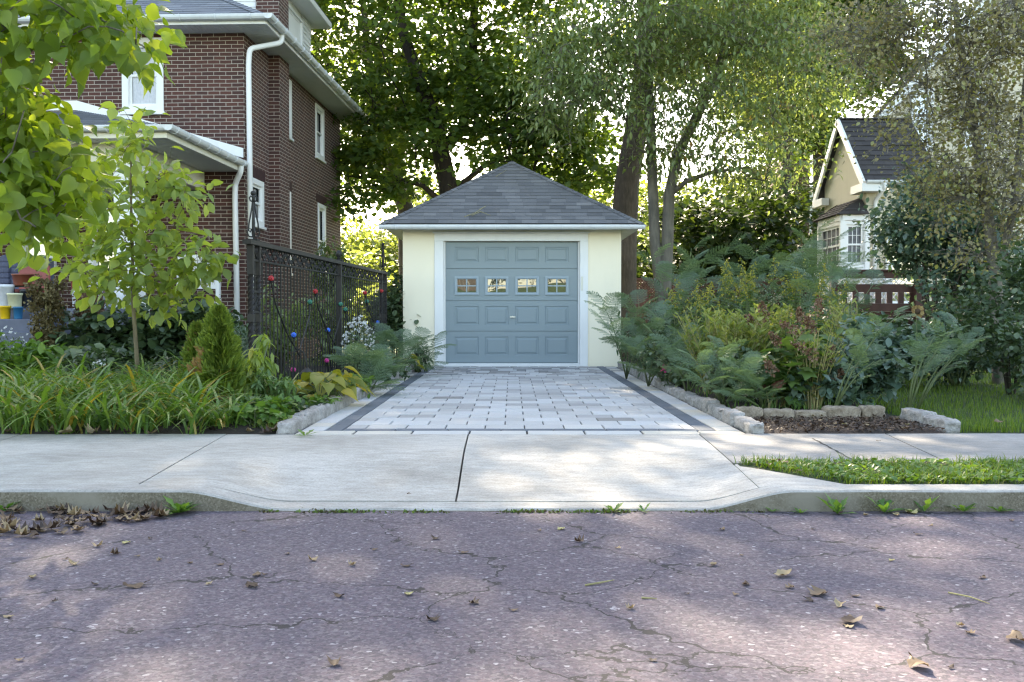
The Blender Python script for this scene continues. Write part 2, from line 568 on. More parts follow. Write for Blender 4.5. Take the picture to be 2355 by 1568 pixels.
# kerb swept along x, dropping at the drive
def kerb():
    xs = sorted(set([-60, -30, -15, -8, -5, -4, -3, -2.5] + [round(-2.2 + i * 0.05, 3) for i in range(80)] + [1.9, 2.5, 3, 4, 5, 8, 15, 30, 60]))
    b = MB(); prof = []
    for x in xs:
        h = ZS - 0.098 * dip(x)
        wob = 0.004 * math.sin(x * 7.1) + 0.003 * math.sin(x * 17.3)
        r = 0.022
        pr = [(K0 + wob, -0.04), (K0 + 0.006 + wob, max(0.004, h - 0.045)), (K0 + 0.009 + wob, h - r * 0.6), (K0 + 0.018 + wob, h - 0.004), (K0 + 0.04, h), (K1, h + 0.001), (K1, -0.04)]
        prof.append([(x, y, z) for y, z in pr])
    n = len(prof[0])
    for p in prof: b.v += p
    for i in range(len(prof) - 1):
        for j in range(n - 1):
            b.f.append((i * n + j, (i + 1) * n + j, (i + 1) * n + j + 1, i * n + j + 1)); b.c.append(.5)
    o = b.build("kerb", M['kerb'])
    return tag(o, kind='structure')
kerb()

def zpave(x, y):
    ramp = 1 - sstep(5.5, 7.0, y)
    return ZS - 0.092 * dip(x) * ramp

def slab(b, xa, xb, y0, y1, nx=1, ny=1, g=0.006):
    "slab between slanted joints xa(y), xb(y)"
    n0 = len(b.v)
    for j in range(ny + 1):
        y = y0 + (y1 - y0) * j / ny
        for i in range(nx + 1):
            x = xa(y) + g + (xb(y) - xa(y) - 2 * g) * i / nx
            b.v.append((x, y, zpave(x, y) + 0.0015 * math.sin(3 * x + 2 * y)))
    for j in range(ny):
        for i in range(nx):
            a = n0 + j * (nx + 1) + i
            b.f.append((a, a + 1, a + nx + 2, a + nx + 1)); b.c.append(.5)
    # skirt
    ring = [n0 + i for i in range(nx + 1)] + [n0 + j * (nx + 1) + nx for j in range(1, ny + 1)] + [n0 + ny * (nx + 1) + i for i in range(nx - 1, -1, -1)] + [n0 + j * (nx + 1) for j in range(ny - 1, 0, -1)]
    m0 = len(b.v)
    for r in ring:
        x, y, z = b.v[r]; b.v.append((x, y, z - 0.05))
    L = len(ring)
    for i in range(L):
        b.f.append((ring[i], m0 + i, m0 + (i + 1) % L, ring[(i + 1) % L])); b.c.append(.5)

J = lambda x0, x1: (lambda y: x0 + (x1 - x0) * (y - 5.5) / 2.4)
jl, jm, jr = J(-2.075, -2.25), J(-0.312, -0.345), J(1.375, 1.475)
b = MB(); slab(b, jl, jm, K1 + .004, 7.805, 40, 20); slab(b, jm, jr, K1 + .004, 7.805, 40, 20)
# flare of the apron beside the verge
slab(b, jr, lambda y: max(jr(y) + 0.02, 1.86 - (y - 5.5) * 0.62), K1 + .004, 6.30, 8, 8, 0.0)
tag(b.build("driveway_apron", M['concrete'], smooth=False), kind='structure')
b = MB()
for a, c in ((-2.0, -3.62), (-3.62, -5.3), (-5.3, -7.0), (-7.0, -8.7)):
    slab(b, J(c, c - .25) if c != -2.0 else jl, jl if a == -2.0 else J(a, a - .25), K1 + .004, 7.82, 4, 2)
tag(b.build("sidewalk", M['concrete'], smooth=False), kind='structure')
b = MB()
jx = [jr, J(2.68, 2.96), J(4.4, 4.6), J(6.1, 6.3), J(7.9, 8.1), J(9.6, 9.8)]
for a, c in zip(jx, jx[1:]):
    slab(b, a, c, 6.32, 7.85, 4, 2)
tag(b.build("sidewalk", M['concrete_old'], smooth=False), kind='structure')
sheet("sidewalk_bed", -60, 60, K1, 7.90, ZS - 0.07 - 0.03, M['joint'])
# soil of the verge between kerb and pavement
b = MB()
n0 = 0
for i in range(60):
    x0, x1 = 1.40 + i * 0.14, 1.40 + (i + 1) * 0.14
    ya = lambda x: max(K1 + .004, 5.52 + (1.86 - x) / 0.62) if x < 1.86 else K1 + .004
    b.face([(x0, ya(x0), ZS - .008), (x1, ya(x1), ZS - .008), (x1, 6.31, ZS - .004), (x0, 6.31, ZS - .004)])
tag(b.build("verge_soil", M['turf']), kind='structure')

# thin crack of the right pavement
b = MB(); pts = []
for i in range(15):
    t = i / 14
    p = G(1868 + 108 * t + random.uniform(-3, 3), 1008 + 57 * t, ZS); pts.append((p.x, p.y))
for (x0, y0), (x1, y1) in zip(pts, pts[1:]):
    wd = random.uniform(.003, .008)
    b.face([(x0 - wd, y0, ZS + .004), (x0 + wd, y0, ZS + .004), (x1 + wd, y1, ZS + .004), (x1 - wd, y1, ZS + .004)])
tag(b.build("sidewalk_crack", M['joint']), kind='structure')

# ------------------------------------------------------------------ paved drive
DX0, DX1, DY0, DY1 = -1.72, 1.86, 7.82, 17.98
sheet("driveway_bed", DX0 - .3, DX1 + .3, DY0 - .01, DY1 + .1, ZS - 0.012, M['joint'])
def paver(b, x0, x1, y0, y1, c, g=0.0048):
    x0 += g; x1 -= g; y0 += g; y1 -= g
    e = 0.005
    z = ZS + random.uniform(-.0015, .0015)
    t = random.uniform(-.0012, .0012)
    o = [(x0, y0, z - e), (x1, y0, z - e), (x1, y1, z - e), (x0, y1, z - e)]
    i = [(x0 + e, y0 + e, z + t), (x1 - e, y0 + e, z - t), (x1 - e, y1 - e, z - t), (x0 + e, y1 - e, z + t)]
    b.face(i, c)
    for k in range(4):
        j = (k + 1) % 4
        b.face([o[k], o[j], i[j], i[k]], c)
        d = [(o[k][0], o[k][1], z - .03), (o[j][0], o[j][1], z - .03)]
        b.face([d[0], d[1], o[j], o[k]], c)
b = MB()
def lightc(): return random.choice([.33, .42, .5, .55, .62, .7, .78, .82]) + random.uniform(-.03, .03)
BW, DW = 0.20, 0.14
y = DY0
x = DX0
while x < DX1 - .05:                                   # pale front row
    x2 = min(x + .46, DX1); paver(b, x, x2, DY0, DY0 + .23, random.uniform(.78, 1), .008); x = x2
y = DY0 + .23
while y < DY1 - .05:                                   # pale outer rows at both sides
    y2 = min(y + .30, DY1)
    f = sstep(13.5, 16.5, y)
    for xa, xb in ((DX0, DX0 + BW), (DX1 - BW, DX1)):
        paver(b, xa, xb, y, y2, random.uniform(.72, 1) if random.random() > f * .7 else random.uniform(.2, .3), .009)
    y = y2
y = DY0 + .23
while y < DY1 - .05:                                   # dark soldier rows
    y2 = min(y + .44, DY1)
    paver(b, DX0 + BW, DX0 + BW + DW, y, y2, random.uniform(.02, .09)); paver(b, DX1 - BW - DW, DX1 - BW, y, y2, random.uniform(.02, .09))
    y = y2
xa, xb = DX0 + BW + DW, DX1 - BW - DW
x = xa
while x < xb - .05:
    x2 = min(x + .43, xb); paver(b, x, x2, DY0 + .23, DY0 + .23 + .15, random.uniform(.02, .1)); x = x2
y = DY0 + .38
row = 0
while y < DY1 - .03:
    far = sstep(14.2, 16.4, y)
    h = .29 if random.random() > far * .6 else .15
    y2 = min(y + h, DY1)
    row += 1
    x = xa - (.165 if row % 2 else 0) - (random.uniform(0, .12) if far > .2 else 0)
    while x < xb - .01:
        x2 = x + .33 if random.random() > far * .55 else x + random.choice([.15, .22])
        if xb - x2 < .09: x2 = xb
        c = lightc()
        if random.random() < far * .42: c = random.uniform(.10, .3)
        elif random.random() < .008: c = random.uniform(.22, .3)
        paver(b, max(x, xa), min(x2, xb), y, y2, c)
        x = x2
    y = y2
tag(b.build("driveway", M['paver']), kind='structure')

# ------------------------------------------------------------------ beds and lawn
def bed(name, outline, nx, ny, z, amp, mat):
    "gridded sheet inside x0..x1(y)"
    (x0f, x1f, y0, y1) = outline
    b = MB()
    for j in range(ny + 1):
        y = y0 + (y1 - y0) * j / ny
        for i in range(nx + 1):
            x = x0f(y) + (x1f(y) - x0f(y)) * i / nx
            edge = min(1, min(i, nx - i, j, ny - j) / 2)
            b.v.append((x, y, z + edge * amp * (0.5 + 0.5 * math.sin(2.1 * x + 1.3 * y) * math.cos(1.7 * y - x)) + random.uniform(0, amp * .25) * edge))
    for j in range(ny):
        for i in range(nx):
            a = j * (nx + 1) + i
            b.f.append((a, a + 1, a + nx + 2, a + nx + 1)); b.c.append(.5)
    return tag(b.build(name, mat, smooth=True), kind='structure')
bed("garden_bed_soil", (lambda y: -11.0, lambda y: -1.88 + .012 * (y - 8), 7.84, 17.6), 70, 70, 0.10, 0.09, M['soil'])
bed("garden_bed_soil", (lambda y: 1.98, lambda y: 3.5, 8.95, 21.0), 20, 60, 0.12, 0.10, M['soil'])
bed("mulch_bed", (lambda y: 1.98, lambda y: 3.5, 7.86, 8.95), 24, 16, 0.10, 0.035, M['mulch'])
bed("lawn_soil", (lambda y: 3.5, lambda y: 16, 7.86, 21.0), 30, 30, 0.10, 0.03, M['turf'])

# ------------------------------------------------------------------ kerb stones round the beds
def stone_mesh(L, Wd, H, seed, mat, name):
    r = np.random.default_rng(seed)
    nx, ny, nz = 9, 5, 5
    vid = {}; V = []; F = []
    def vert(i, j, k):
        if (i, j, k) in vid: return vid[(i, j, k)]
        p = np.array([i / nx * 2 - 1, j / ny * 2 - 1, k / nz * 2 - 1])
        # rounded block
        q = np.sign(p) * np.abs(p) ** 0.9
        m = (np.abs(p) ** 9).sum() ** (1 / 9)
        q = q / max(m, 1e-6) * max(abs(p))
        amp = 0.085
        q = q + r.normal(0, amp, 3) * np.array([.5, 1, .8]) * (1 if k > 0 else 0.3)
        vid[(i, j, k)] = len(V); V.append((q[0] * L / 2, q[1] * Wd / 2, (q[2] + 1) * H / 2)); return vid[(i, j, k)]
    for i in range(nx):
        for j in range(ny):
            for k in (0, nz):
                q = [vert(i, j, k), vert(i + 1, j, k), vert(i + 1, j + 1, k), vert(i, j + 1, k)]; F.append(q if k else q[::-1])
    for i in range(nx):
        for k in range(nz):
            for j in (0, ny):
                q = [vert(i, j, k), vert(i + 1, j, k), vert(i + 1, j, k + 1), vert(i, j, k + 1)]; F.append(q if j == 0 else q[::-1])
    for j in range(ny):
        for k in range(nz):
            for i in (0, nx):
                q = [vert(i, j, k), vert(i, j + 1, k), vert(i, j + 1, k + 1), vert(i, j, k + 1)]; F.append(q if i else q[::-1])
    return mesh_np(name, np.array(V), [np.array(F)], mat)

def stone(p, ang, L, Wd, H, seed, mat, label, group, tilt=0):
    o = stone_mesh(L, Wd, H, seed, mat, "edging_stone")
    o.location = p
    o.rotation_euler = (0, tilt, ang)
    return tag(o, label, "stone", group)

def stone_row(p, q, lens, Wd, H, mat, first, mid, last, group, seed):
    p, q = Vector(p), Vector(q)
    d = (q - p).normalized(); ang = math.atan2(d.y, d.x); tot = (q - p).length
    s = 0; i = 0; n = 0
    random.seed(seed)
    spans = []
    while s < tot - .08:
        L = min(random.uniform(*lens), tot - s)
        if i == 0 and first: L = 0.62
        spans.append((s, L)); s += L; i += 1
    for i, (s, L) in enumerate(spans):
        lab = first if (i == 0 and first) else last if i == len(spans) - 1 else mid
        c = p + d * (s + L / 2)
        c = Vector((c.x + random.uniform(-.008, .008), c.y, c.z - 0.03))
        stone(c, ang + random.uniform(-.02, .02), L * 1.01, Wd * random.uniform(.94, 1.06), (H + .03) * random.uniform(.80, 1.14), seed * 100 + i, mat, lab, group)
GL, GR, GF = "grey stones edging the drive on the left", "grey stones edging the drive on the right", "tan stones behind the mulch patch"
stone_row((DX0 - .075, 7.82, ZS), (DX0 + .06, 17.7, ZS), (.30, .62), .135, .105, M['stone'], "pale stone with squared end, front of the left edging row by the sidewalk",
          "rough grey stone in the row edging the left side of the drive", "last stone of the left edging row, against the garage corner", GL, 11)
stone_row((DX1 + .075, 7.84, ZS), (DX1 + .08, 17.7, ZS), (.20, .50), .13, .10, M['stone'], "large pale sloping stone at the front of the right edging row by the mulch",
          "rough grey stone in the row edging the right side of the drive", "last stone of the right edging row, against the garage corner", GR, 12)
stone_row((2.03, 8.95, ZS), (3.42, 9.0, ZS), (.19, .33), .15, .10, M['stone_tan'], None,
          "tan block in the short row behind the dark mulch patch", "tan block ending the row behind the mulch, at the lawn corner", GF, 13)
stone_row((3.55, 8.0, ZS), (3.53, 8.95, ZS), (.4, .5), .15, .105, M['stone'], None,
          "pale stone between mulch patch and lawn, nearest the sidewalk", "pale stone between mulch patch and lawn, at the inner corner", "pale stones along the lawn edge", 14)

# ================================================================== BUILDINGS
def slope(b, A, B_, C, D, expo=0.14, tab=0.30, lift=0.010, seed=1):
    "shingle courses on the slope A-B (eave, left to right) to D-C (top, left to right)"
    r = random.Random(seed)
    A, B_, C, D = map(Vector, (A, B_, C, D))
    up = ((C + D) / 2 - (A + B_) / 2)
    n = (B_ - A).cross(up).normalized()
    b.face([A, B_, C, D] if (C - D).length > 1e-4 else [A, B_, C], .1)
    k = max(1, round(up.length / expo))
    ax = (B_ - A).normalized()
    for i in range(k):
        t0, t1 = i / k, (i + 1) / k
        l0, r0 = A.lerp(D, t0), B_.lerp(C, t0)
        l1, r1 = A.lerp(D, t1), B_.lerp(C, t1)
        L0, R0 = (l0 - A).dot(ax), (r0 - A).dot(ax)
        L1, R1 = (l1 - A).dot(ax), (r1 - A).dot(ax)
        base0 = l0 - ax * L0; base1 = l1 - ax * L1
        s = min(L0, L1) - (tab * .5 if i % 2 else 0) - r.uniform(0, .1)
        while s < max(R0, R1):
            e = s + tab * r.uniform(.85, 1.15)
            a0, a1 = max(s + .003, L0), min(e, R0)
            c0, c1 = max(s + .003, L1), min(e, R1)
            if a1 - a0 > .004 and c1 - c0 > -.001:
                c1 = max(c1, c0)
                lf = lift * r.uniform(.75, 1.25)
                p0, p1 = base0 + ax * a0 + n * lf, base0 + ax * a1 + n * lf
                q0, q1 = base1 + ax * c0 + n * .002, base1 + ax * c1 + n * .002
                c = min(1, max(0, r.gauss(.5, .2)))
                b.face([p0, p1, q1, q0], c)
                b.face([base0 + ax * a0, base0 + ax * a1, p1, p0], 0)
            s = e

def hipcap(b, P, Q, wd=.13, seed=3, step=.14):
    "shingle caps along a hip or ridge"
    r = random.Random(seed)
    P, Q = Vector(P), Vector(Q)
    d = (Q - P); L = d.length; d.normalize()
    s = d.cross(Vector((0, 0, 1))).normalized() * wd
    k = max(1, round(L / step))
    for i in range(k):
        a, c = P + d * (L * i / k - .01), P + d * (L * (i + 1) / k + .03)
        la, lc = Vector((0, 0, .026)), Vector((0, 0, .012))
        dn = Vector((0, 0, -wd * .42))
        col = min(1, max(0, r.gauss(.45, .2)))
        b.face([a + la - s + dn, a + la, c + lc, c + lc - s + dn], col); b.face([a + la, a + la + s + dn, c + lc + s + dn, c + lc], col)
        b.face([a + la - s + dn, a - s + dn, a + s + dn, a + la + s + dn, a + la], 0)

def gutter(b, p, q, r=.06, hang=None, n=8):
    "half-round gutter along p-q"
    p, q = Vector(p), Vector(q)
    d = (q - p).normalized(); s = d.cross(Vector((0, 0, 1))).normalized()
    ring = [(-r, .012), (-r * 1.02, 0), (-r * .92, -r * .45), (-r * .6, -r * .85), (0, -r), (r * .6, -r * .85), (r * .92, -r * .45), (r * 1.02, 0), (r, .012)]
    inn = [(x * .9, z * .9 + .004) for x, z in reversed(ring)]
    full = ring + inn
    n0 = len(b.v)
    for e in (p, q):
        for x, z in full: b.v.append(tuple(e + s * x + Vector((0, 0, z))))
    m = len(full)
    for i in range(m):
        j = (i + 1) % m
        b.f.append((n0 + i, n0 + m + i, n0 + m + j, n0 + j)); b.c.append(.5)
    h = len(ring)
    for e in (0, m):
        b.f.append(tuple(n0 + e + i for i in range(h))); b.c.append(.5)
    if hang:
        L = (q - p).length; k = int(L / hang)
        for i in range(k + 1):
            c = p + d * (L * (i + .5) / (k + 1))
            b.tube([c + s * x * 1.1 + Vector((0, 0, z * 1.1)) for x, z in ring], .008, 4)

def pipe(pts, r=.04):
    b = MB()
    P = [Vector(p) for p in pts]; out = [P[0]]
    for a, c, e in zip(P, P[1:], P[2:]):
        r0 = min((c - a).length, (e - c).length, .16) * .5
        p0 = c + (a - c).normalized() * r0; p1 = c + (e - c).normalized() * r0
        for t in (0, .25, .5, .75, 1): out.append((p0.lerp(c, t)).lerp(c.lerp(p1, t), t))
    out.append(P[-1])
    return b.tube(out, r, 10)

def rectwall(b, x0, x1, z0, z1, y, holes=(), c=.5):
    "wall face at y facing -y with rectangular holes (x0,x1,z0,z1)"
    xs = sorted({x0, x1, *[h[0] for h in holes], *[h[1] for h in holes]})
    zs = sorted({z0, z1, *[h[2] for h in holes], *[h[3] for h in holes]})
    for a, bb in zip(xs, xs[1:]):
        for e, f in zip(zs, zs[1:]):
            mx, mz = (a + bb) / 2, (e + f) / 2
            if any(h[0] < mx < h[1] and h[2] < mz < h[3] for h in holes): continue
            b.face([(a, y, e), (bb, y, e), (bb, y, f), (a, y, f)], c)

def put(o, M4):
    "set the mesh of o through a local frame"
    o.data.transform(M4); return o

def frameM(origin, xdir):
    "frame whose local -y faces outward, x along xdir"
    x = Vector(xdir).normalized(); z = Vector((0, 0, 1)); y = z.cross(x)
    m = Matrix((x, y, z)).transposed().to_4x4(); m.translation = Vector(origin); return m

def window(parent, Fm, x0, x1, z0, z1, tr=.09, curtain='curtain', mid=True, sill=True, grid=None, glass='glass', inset=.0):
    "sash window in frame Fm, outer trim rectangle x0..x1, z0..z1"
    b = MB()
    b.rings(x0, x1, z0, z1, 0, [(0, .06), (0, -.025), (tr, -.025), (tr, .0), (tr + .012, .0), (tr + .012, .035)])
    gx0, gx1, gz0, gz1 = x0 + tr + .012, x1 - tr - .012, z0 + tr + .012, z1 - tr - .012
    zm = (gz0 + gz1) / 2
    sw = .04
    for (a, e, dy) in ((gz0, zm + .02, .03), (zm - .02, gz1, .012)) if mid else ((gz0, gz1, .02),):
        b.rings(gx0, gx1, a, e, 0, [(0, dy + .02), (0, dy), (sw, dy), (sw, dy + .025)])
        if grid:
            for i in range(1, grid[0]):
                xx = gx0 + sw + (gx1 - gx0 - 2 * sw) * i / grid[0]; b.box(xx - .006, xx + .006, dy + .004, dy + .022, a + sw, e - sw)
            for i in range(1, grid[1]):
                zz = a + sw + (e - a - 2 * sw) * i / grid[1]; b.box(gx0 + sw, gx1 - sw, dy + .006, dy + .02, zz - .006, zz + .006)
    f = put(b.build("window", M['white'], parent), Fm)
    p = MB(); p.box(gx0 + .002, gx1 - .002, .06, .066, gz0 + .002, gz1 - .002)
    put(p.build("pane", M[curtain] if curtain == 'curtain_dark' else M[glass], f), Fm)
    if curtain == 'curtain':
        c = MB(); n = 26
        for i in range(n):
            xa, xb = gx0 + .05 + (gx1 - gx0 - .1) * i / n, gx0 + .05 + (gx1 - gx0 - .1) * (i + 1) / n
            ya, yb = .052 + .004 * math.sin(i * 1.9), .052 + .004 * math.sin((i + 1) * 1.9)
            c.face([(xa, ya, gz0 + .045), (xb, yb, gz0 + .045), (xb, yb, gz1 - .045), (xa, ya, gz1 - .045)])
        put(c.build("curtain", M['curtain'], f), Fm)
    if sill:
        s = MB(); s.box(x0 - .03, x1 + .03, -.06, .02, z0 - .045, z0 + .004)
        put(s.build("sill", M['white'], f, bevel=.006), Fm)
    return f

# ------------------------------------------------------------------ GARAGE
GY, GH = 18.0, 2.575
g = thing("garage", (0, GY, ZS), "small pale yellow stucco garage with blue grey door at the end of the drive", "garage")
GX, GD = 1.97, 5.6
Z = lambda z: z - ZS
dx0, dx1, dz1 = -1.235, 1.227, 2.375      # door opening
b = MB()
rectwall(b, -GX, GX, -.15, Z(GH) + .02, 0, [(dx0 - .005, dx1 + .005, -.15, Z(dz1))])
b.face([(-GX, GD, -.15), (-GX, 0, -.15), (-GX, 0, Z(GH) + .02), (-GX, GD, Z(GH) + .02)]); b.face([(GX, 0, -.15), (GX, GD, -.15), (GX, GD, Z(GH) + .02), (GX, 0, Z(GH) + .02)])
b.face([(GX, GD, -.15), (-GX, GD, -.15), (-GX, GD, Z(GH) + .02), (GX, GD, Z(GH) + .02)])
b.face([(dx0 - .005, 0, -.15), (dx0 - .005, .16, -.15), (dx0 - .005, .16, Z(dz1)), (dx0 - .005, 0, Z(dz1))]); b.face([(dx1 + .005, .16, -.15), (dx1 + .005, 0, -.15), (dx1 + .005, 0, Z(dz1)), (dx1 + .005, .16, Z(dz1))])
b.face([(dx0, 0, Z(dz1)), (dx1, 0, Z(dz1)), (dx1, .16, Z(dz1)), (dx0, .16, Z(dz1))])
b.build("wall", M['stucco_yellow'], g)
b = MB()                                               # white surround
b.box(dx0 - .165, dx0 + .002, -.03, .05, 0, Z(dz1)); b.box(dx1 - .002, dx1 + .145, -.03, .05, 0, Z(dz1))
b.box(dx0 - .165, dx1 + .145, -.03, .05, Z(dz1) + .001, Z(dz1) + .14); b.box(dx0 - .195, dx1 + .175, -.045, .03, Z(dz1) + .141, Z(dz1) + .166)
b.box(dx0 + .003, dx0 + .03, .045, .14, 0, Z(dz1) - .002); b.box(dx1 - .03, dx1 - .003, .045, .14, 0, Z(dz1) - .002)
b.build("door_trim", M['white'], g, bevel=.004)
b = MB(); b.box(dx0 + .004, dx1 - .004, -.028, .12, -.03, .052); b.build("threshold", M['white'], g, bevel=.006)
door = MB(); door.box(dx0 + .03, dx1 - .03, .125, .15, .055, Z(dz1) - .004)
door = door.build("door", M['door_blue'], g)
H0, H1 = .058, Z(dz1) - .006
zl = [H0 + (H1 - H0) * f for f in (0, .262, .514, .779, 1)]
X0, X1 = dx0 + .032, dx1 - .032
DWD = X1 - X0
px = [(.067, .250), (.297, .475), (.525, .706), (.752, .930)]
for si in range(4):
    z0, z1 = zl[si] + .004, zl[si + 1] - .004
    b = MB()
    pz = {0: (.235, .83), 1: (.20, .83), 2: (.17, .76), 3: (.235, .82)}[si]
    a, c = z0 + (z1 - z0) * pz[0], z0 + (z1 - z0) * pz[1]
    holes = [(X0 + DWD * p[0], X0 + DWD * p[1], a, c) for p in px]
    y0 = .095
    rectwall(b, X0, X1, z0, z1, y0, holes)
    b.rings(X0, X1, z0, z1, y0, [(0, .03), (-.0, 0)])
    for h in holes:
        if si == 2: b.rings(*h, y0, [(0, 0), (0, .03)])
        else:
            L = b.rings(*h, y0, [(0, 0), (.012, .011), (.03, .011), (.058, -.002)]); b.face(L)
    sec = b.build("door_section", M['door_blue'], door)
    if si == 2:
        for h in holes:
            f = MB()
            x0, x1, c0, c1 = h[0] + .001, h[1] - .001, h[2] + .001, h[3] - .001
            f.rings(x0, x1, c0, c1, y0, [(0, .0), (0, -.02), (.02, -.024), (.036, -.02), (.05, -.008), (.05, .02)])
            xm, zm = (x0 + x1) / 2, (c0 + c1) / 2
            f.box(xm - .011, xm + .011, y0 - .013, y0 + .012, c0 + .05, c1 - .05); f.box(x0 + .05, x1 - .05, y0 - .0115, y0 + .01, zm - .011, zm + .011)
            fo = f.build("door_window", M['door_frame'], door)
            p = MB(); p.box(x0 + .045, x1 - .045, y0 + .012, y0 + .018, c0 + .045, c1 - .045); p.build("pane", M['glass_bright'], fo)
b = MB(); hx, hz = .012, zl[1] + (zl[2] - zl[1]) * .47
b.sphere((hx, .075, hz), .022, 10, 6); b.tube([(hx, .095, hz), (hx, .06, hz)], .012, 8); b.bar((hx - .05, .062, hz), (hx + .05, .062, hz), .02, .02)
b.build("handle", plain("brushed_steel", (.55, .55, .55), .3, 1.0), door)
b = MB(); b.box(dx1 + .015, dx1 + .05, -.05, -.031, 1.37, 1.62); b.build("keypad", M['cream'], g, bevel=.005)
# roof
ov, ez, ry = .33, Z(2.655), 2.28
ax_, ex = GX + ov, GX + ov
e0, e1 = -.40, GD + .33
rz = Z(4.10)
P = {'fl': (-ex, e0, ez), 'fr': (ex, e0, ez), 'br': (ex, e1, ez), 'bl': (-ex, e1, ez), 'a': (0, 2.02, rz), 'b': (0, 3.5, rz)}
b = MB()
slope(b, P['fl'], P['fr'], P['a'], P['a'], 0.15, .26, seed=5); slope(b, P['fr'], P['br'], P['b'], P['a'], 0.15, .26, seed=6)
slope(b, P['br'], P['bl'], P['b'], P['b'], .14, .3, seed=7); slope(b, P['bl'], P['fl'], P['a'], P['b'], 0.15, .26, seed=8)
for s_, (p, q) in enumerate((('fl', 'a'), ('fr', 'a'), ('bl', 'b'), ('br', 'b'), ('a', 'b'))): hipcap(b, P[p], P[q], .085, s_)
b.build("roof", M['roof_grey'], g)
b = MB()
b.box(-ex + .03, ex - .03, e0 + .03, e1 - .03, ez - .075, ez - .012)
b.build("soffit", M['gutter'], g)
b = MB()
gutter(b, (-ex - .04, e0 - .035, ez - .045), (ex + .04, e0 - .035, ez - .045), .062, .62)
b.build("gutter", M['gutter'], g, smooth=False)

# ------------------------------------------------------------------ BRICK HOUSE (left)
HR = R(-2.3)
HP = Vector((-4.73, 17.7, 0))
house = thing("brick_house", HP, "two storey dark red brick house with white trim and porch beside the garage", "house", rz=HR)
HM = Matrix.Translation(HP) @ Matrix.Rotation(HR, 4, 'Z'); HI = HM.inverted()
fn = (HM.to_3x3() @ Vector((0, -1, 0)))
sn = (HM.to_3x3() @ Vector((1, 0, 0)))
def HF(px, py, y=0.0):
    "picture point on the plane y (local) -> local"
    return HI @ onplane(px, py, HM @ Vector((0, y, 0)), fn)
def HS(px, py, x=0.0):
    return HI @ onplane(px, py, HM @ Vector((x, 0, 0)), sn)
HW, HD, HZ = 9.2, 8.0, 6.04
w1 = (HF(280, 88), HF(377, 258))          # upper front window
whole = (w1[0].x + .02, w1[1].x - .02, w1[1].z + .02, w1[0].z - .02)
b = MB()
rectwall(b, -HW, 0, 0, HZ, 0, [whole])
sidew = []
for (xa, ya, xb, yb) in ((724, 236, 744, 372), (730, 466, 748, 640), (583, 410, 606, 524), (664, 178, 677, 326), (676, 446, 690, 560)):
    p, q = HS(xa, ya), HS(xb, yb)
    sidew.append([p.y, q.y, max(q.z, .9), p.z])
sidew[2][0], sidew[2][1], sidew[2][2] = .25, 1.1, HS(606, 524).z
sidew[3] = [2.4, 3.15, HS(677, 326).z, HS(664, 183).z]
sidew[4] = [2.4, 3.05, 1.9, HS(676, 446).z]
SF = frameM((0, 0, 0), (0, 1, 0))
sw = MB(); rectwall(sw, 0, HD, 0, HZ, 0, [(s[0] + .02, s[1] - .02, s[2] + .02, s[3] - .02) for s in sidew])
for f in sw.f: b.face([SF @ Vector(sw.v[i]) for i in f])
b.face([(-HW, HD, 0), (-HW, 0, 0), (-HW, 0, HZ), (-HW, HD, HZ)]); b.face([(0, HD, 0), (-HW, HD, 0), (-HW, HD, HZ), (0, HD, HZ)])
b.build("wall", M['brick'], house)
# window bodies
window(house, frameM((0, 0, 0), (1, 0, 0)), w1[0].x, w1[1].x, w1[1].z, w1[0].z, .11, 'curtain')
for s in sidew:
    window(house, SF, s[0], s[1], s[2], s[3], .10, 'none')
for s in sidew[1:2] + sidew[2:3] + sidew[4:]:
    b = MB()
    n = int((s[1] - s[0] + .3) / .07)
    for i in range(n):
        y0 = s[0] - .15 + i * (s[1] - s[0] + .3) / n
        b.box(-.02, .006, y0 + .004, y0 + .062, s[3] + .012, s[3] + .21)
    b.build("lintel", M['lintel'], house)
# chimney on the side wall
ca, cb = HS(618, 300, 0).y, HS(665, 300, .21).y
CW = .21
b = MB()
b.box(-.02, CW, ca, cb, 0, HZ + .3)
b.box(-.24, CW, ca, cb, HZ + .3, 9.2)
b.box(-.29, CW + .05, ca - .05, cb + .05, 9.2, 9.4)
b.build("chimney", M['brick'], house)
# eaves, gutters, roof
ov = .54
b = MB()
b.box(-HW - ov, ov, -ov, HD + ov, HZ - .02, HZ + .03)
for i in range(int((HW + 2 * ov) / .1)):
    x = -HW - ov + i * .1
    b.box(x, x + .012, -ov + .03, -.02, HZ - .026, HZ - .019)
for i in range(int((HD + 2 * ov) / .1)):
    y = -ov + i * .1
    b.box(.02, ov - .03, y, y + .012, HZ - .026, HZ - .019)
b.build("soffit", M['soffit'], house)
b = MB()
b.box(-HW - ov, ov, -ov - .02, -ov + .005, HZ - .03, HZ + .10); b.box(ov - .005, ov + .02, -ov, HD + ov, HZ - .03, HZ + .10)
b.build("fascia", M['white'], house)
b = MB()
gutter(b, (-HW - ov, -ov - .09, HZ + .095), (ov + .09, -ov - .09, HZ + .095), .075, .62)
gutter(b, (ov + .09, -ov - .16, HZ + .096), (ov + .09, HD + ov, HZ + .096), .075, .62)
b.build("gutter", M['gutter'], house)
re, rt = HZ + .11, 9.0
b = MB()
hw = (HW + 2 * ov) / 2
A_, B2, C2, D2 = (-HW - ov, -ov - .03, re), (ov + .03, -ov - .03, re), (ov + .03, HD + ov, re), (-HW - ov, HD + ov, re)
k1, k2 = (-HW / 2 - .3, HD / 2, rt), (-HW / 2 + .3, HD / 2, rt)
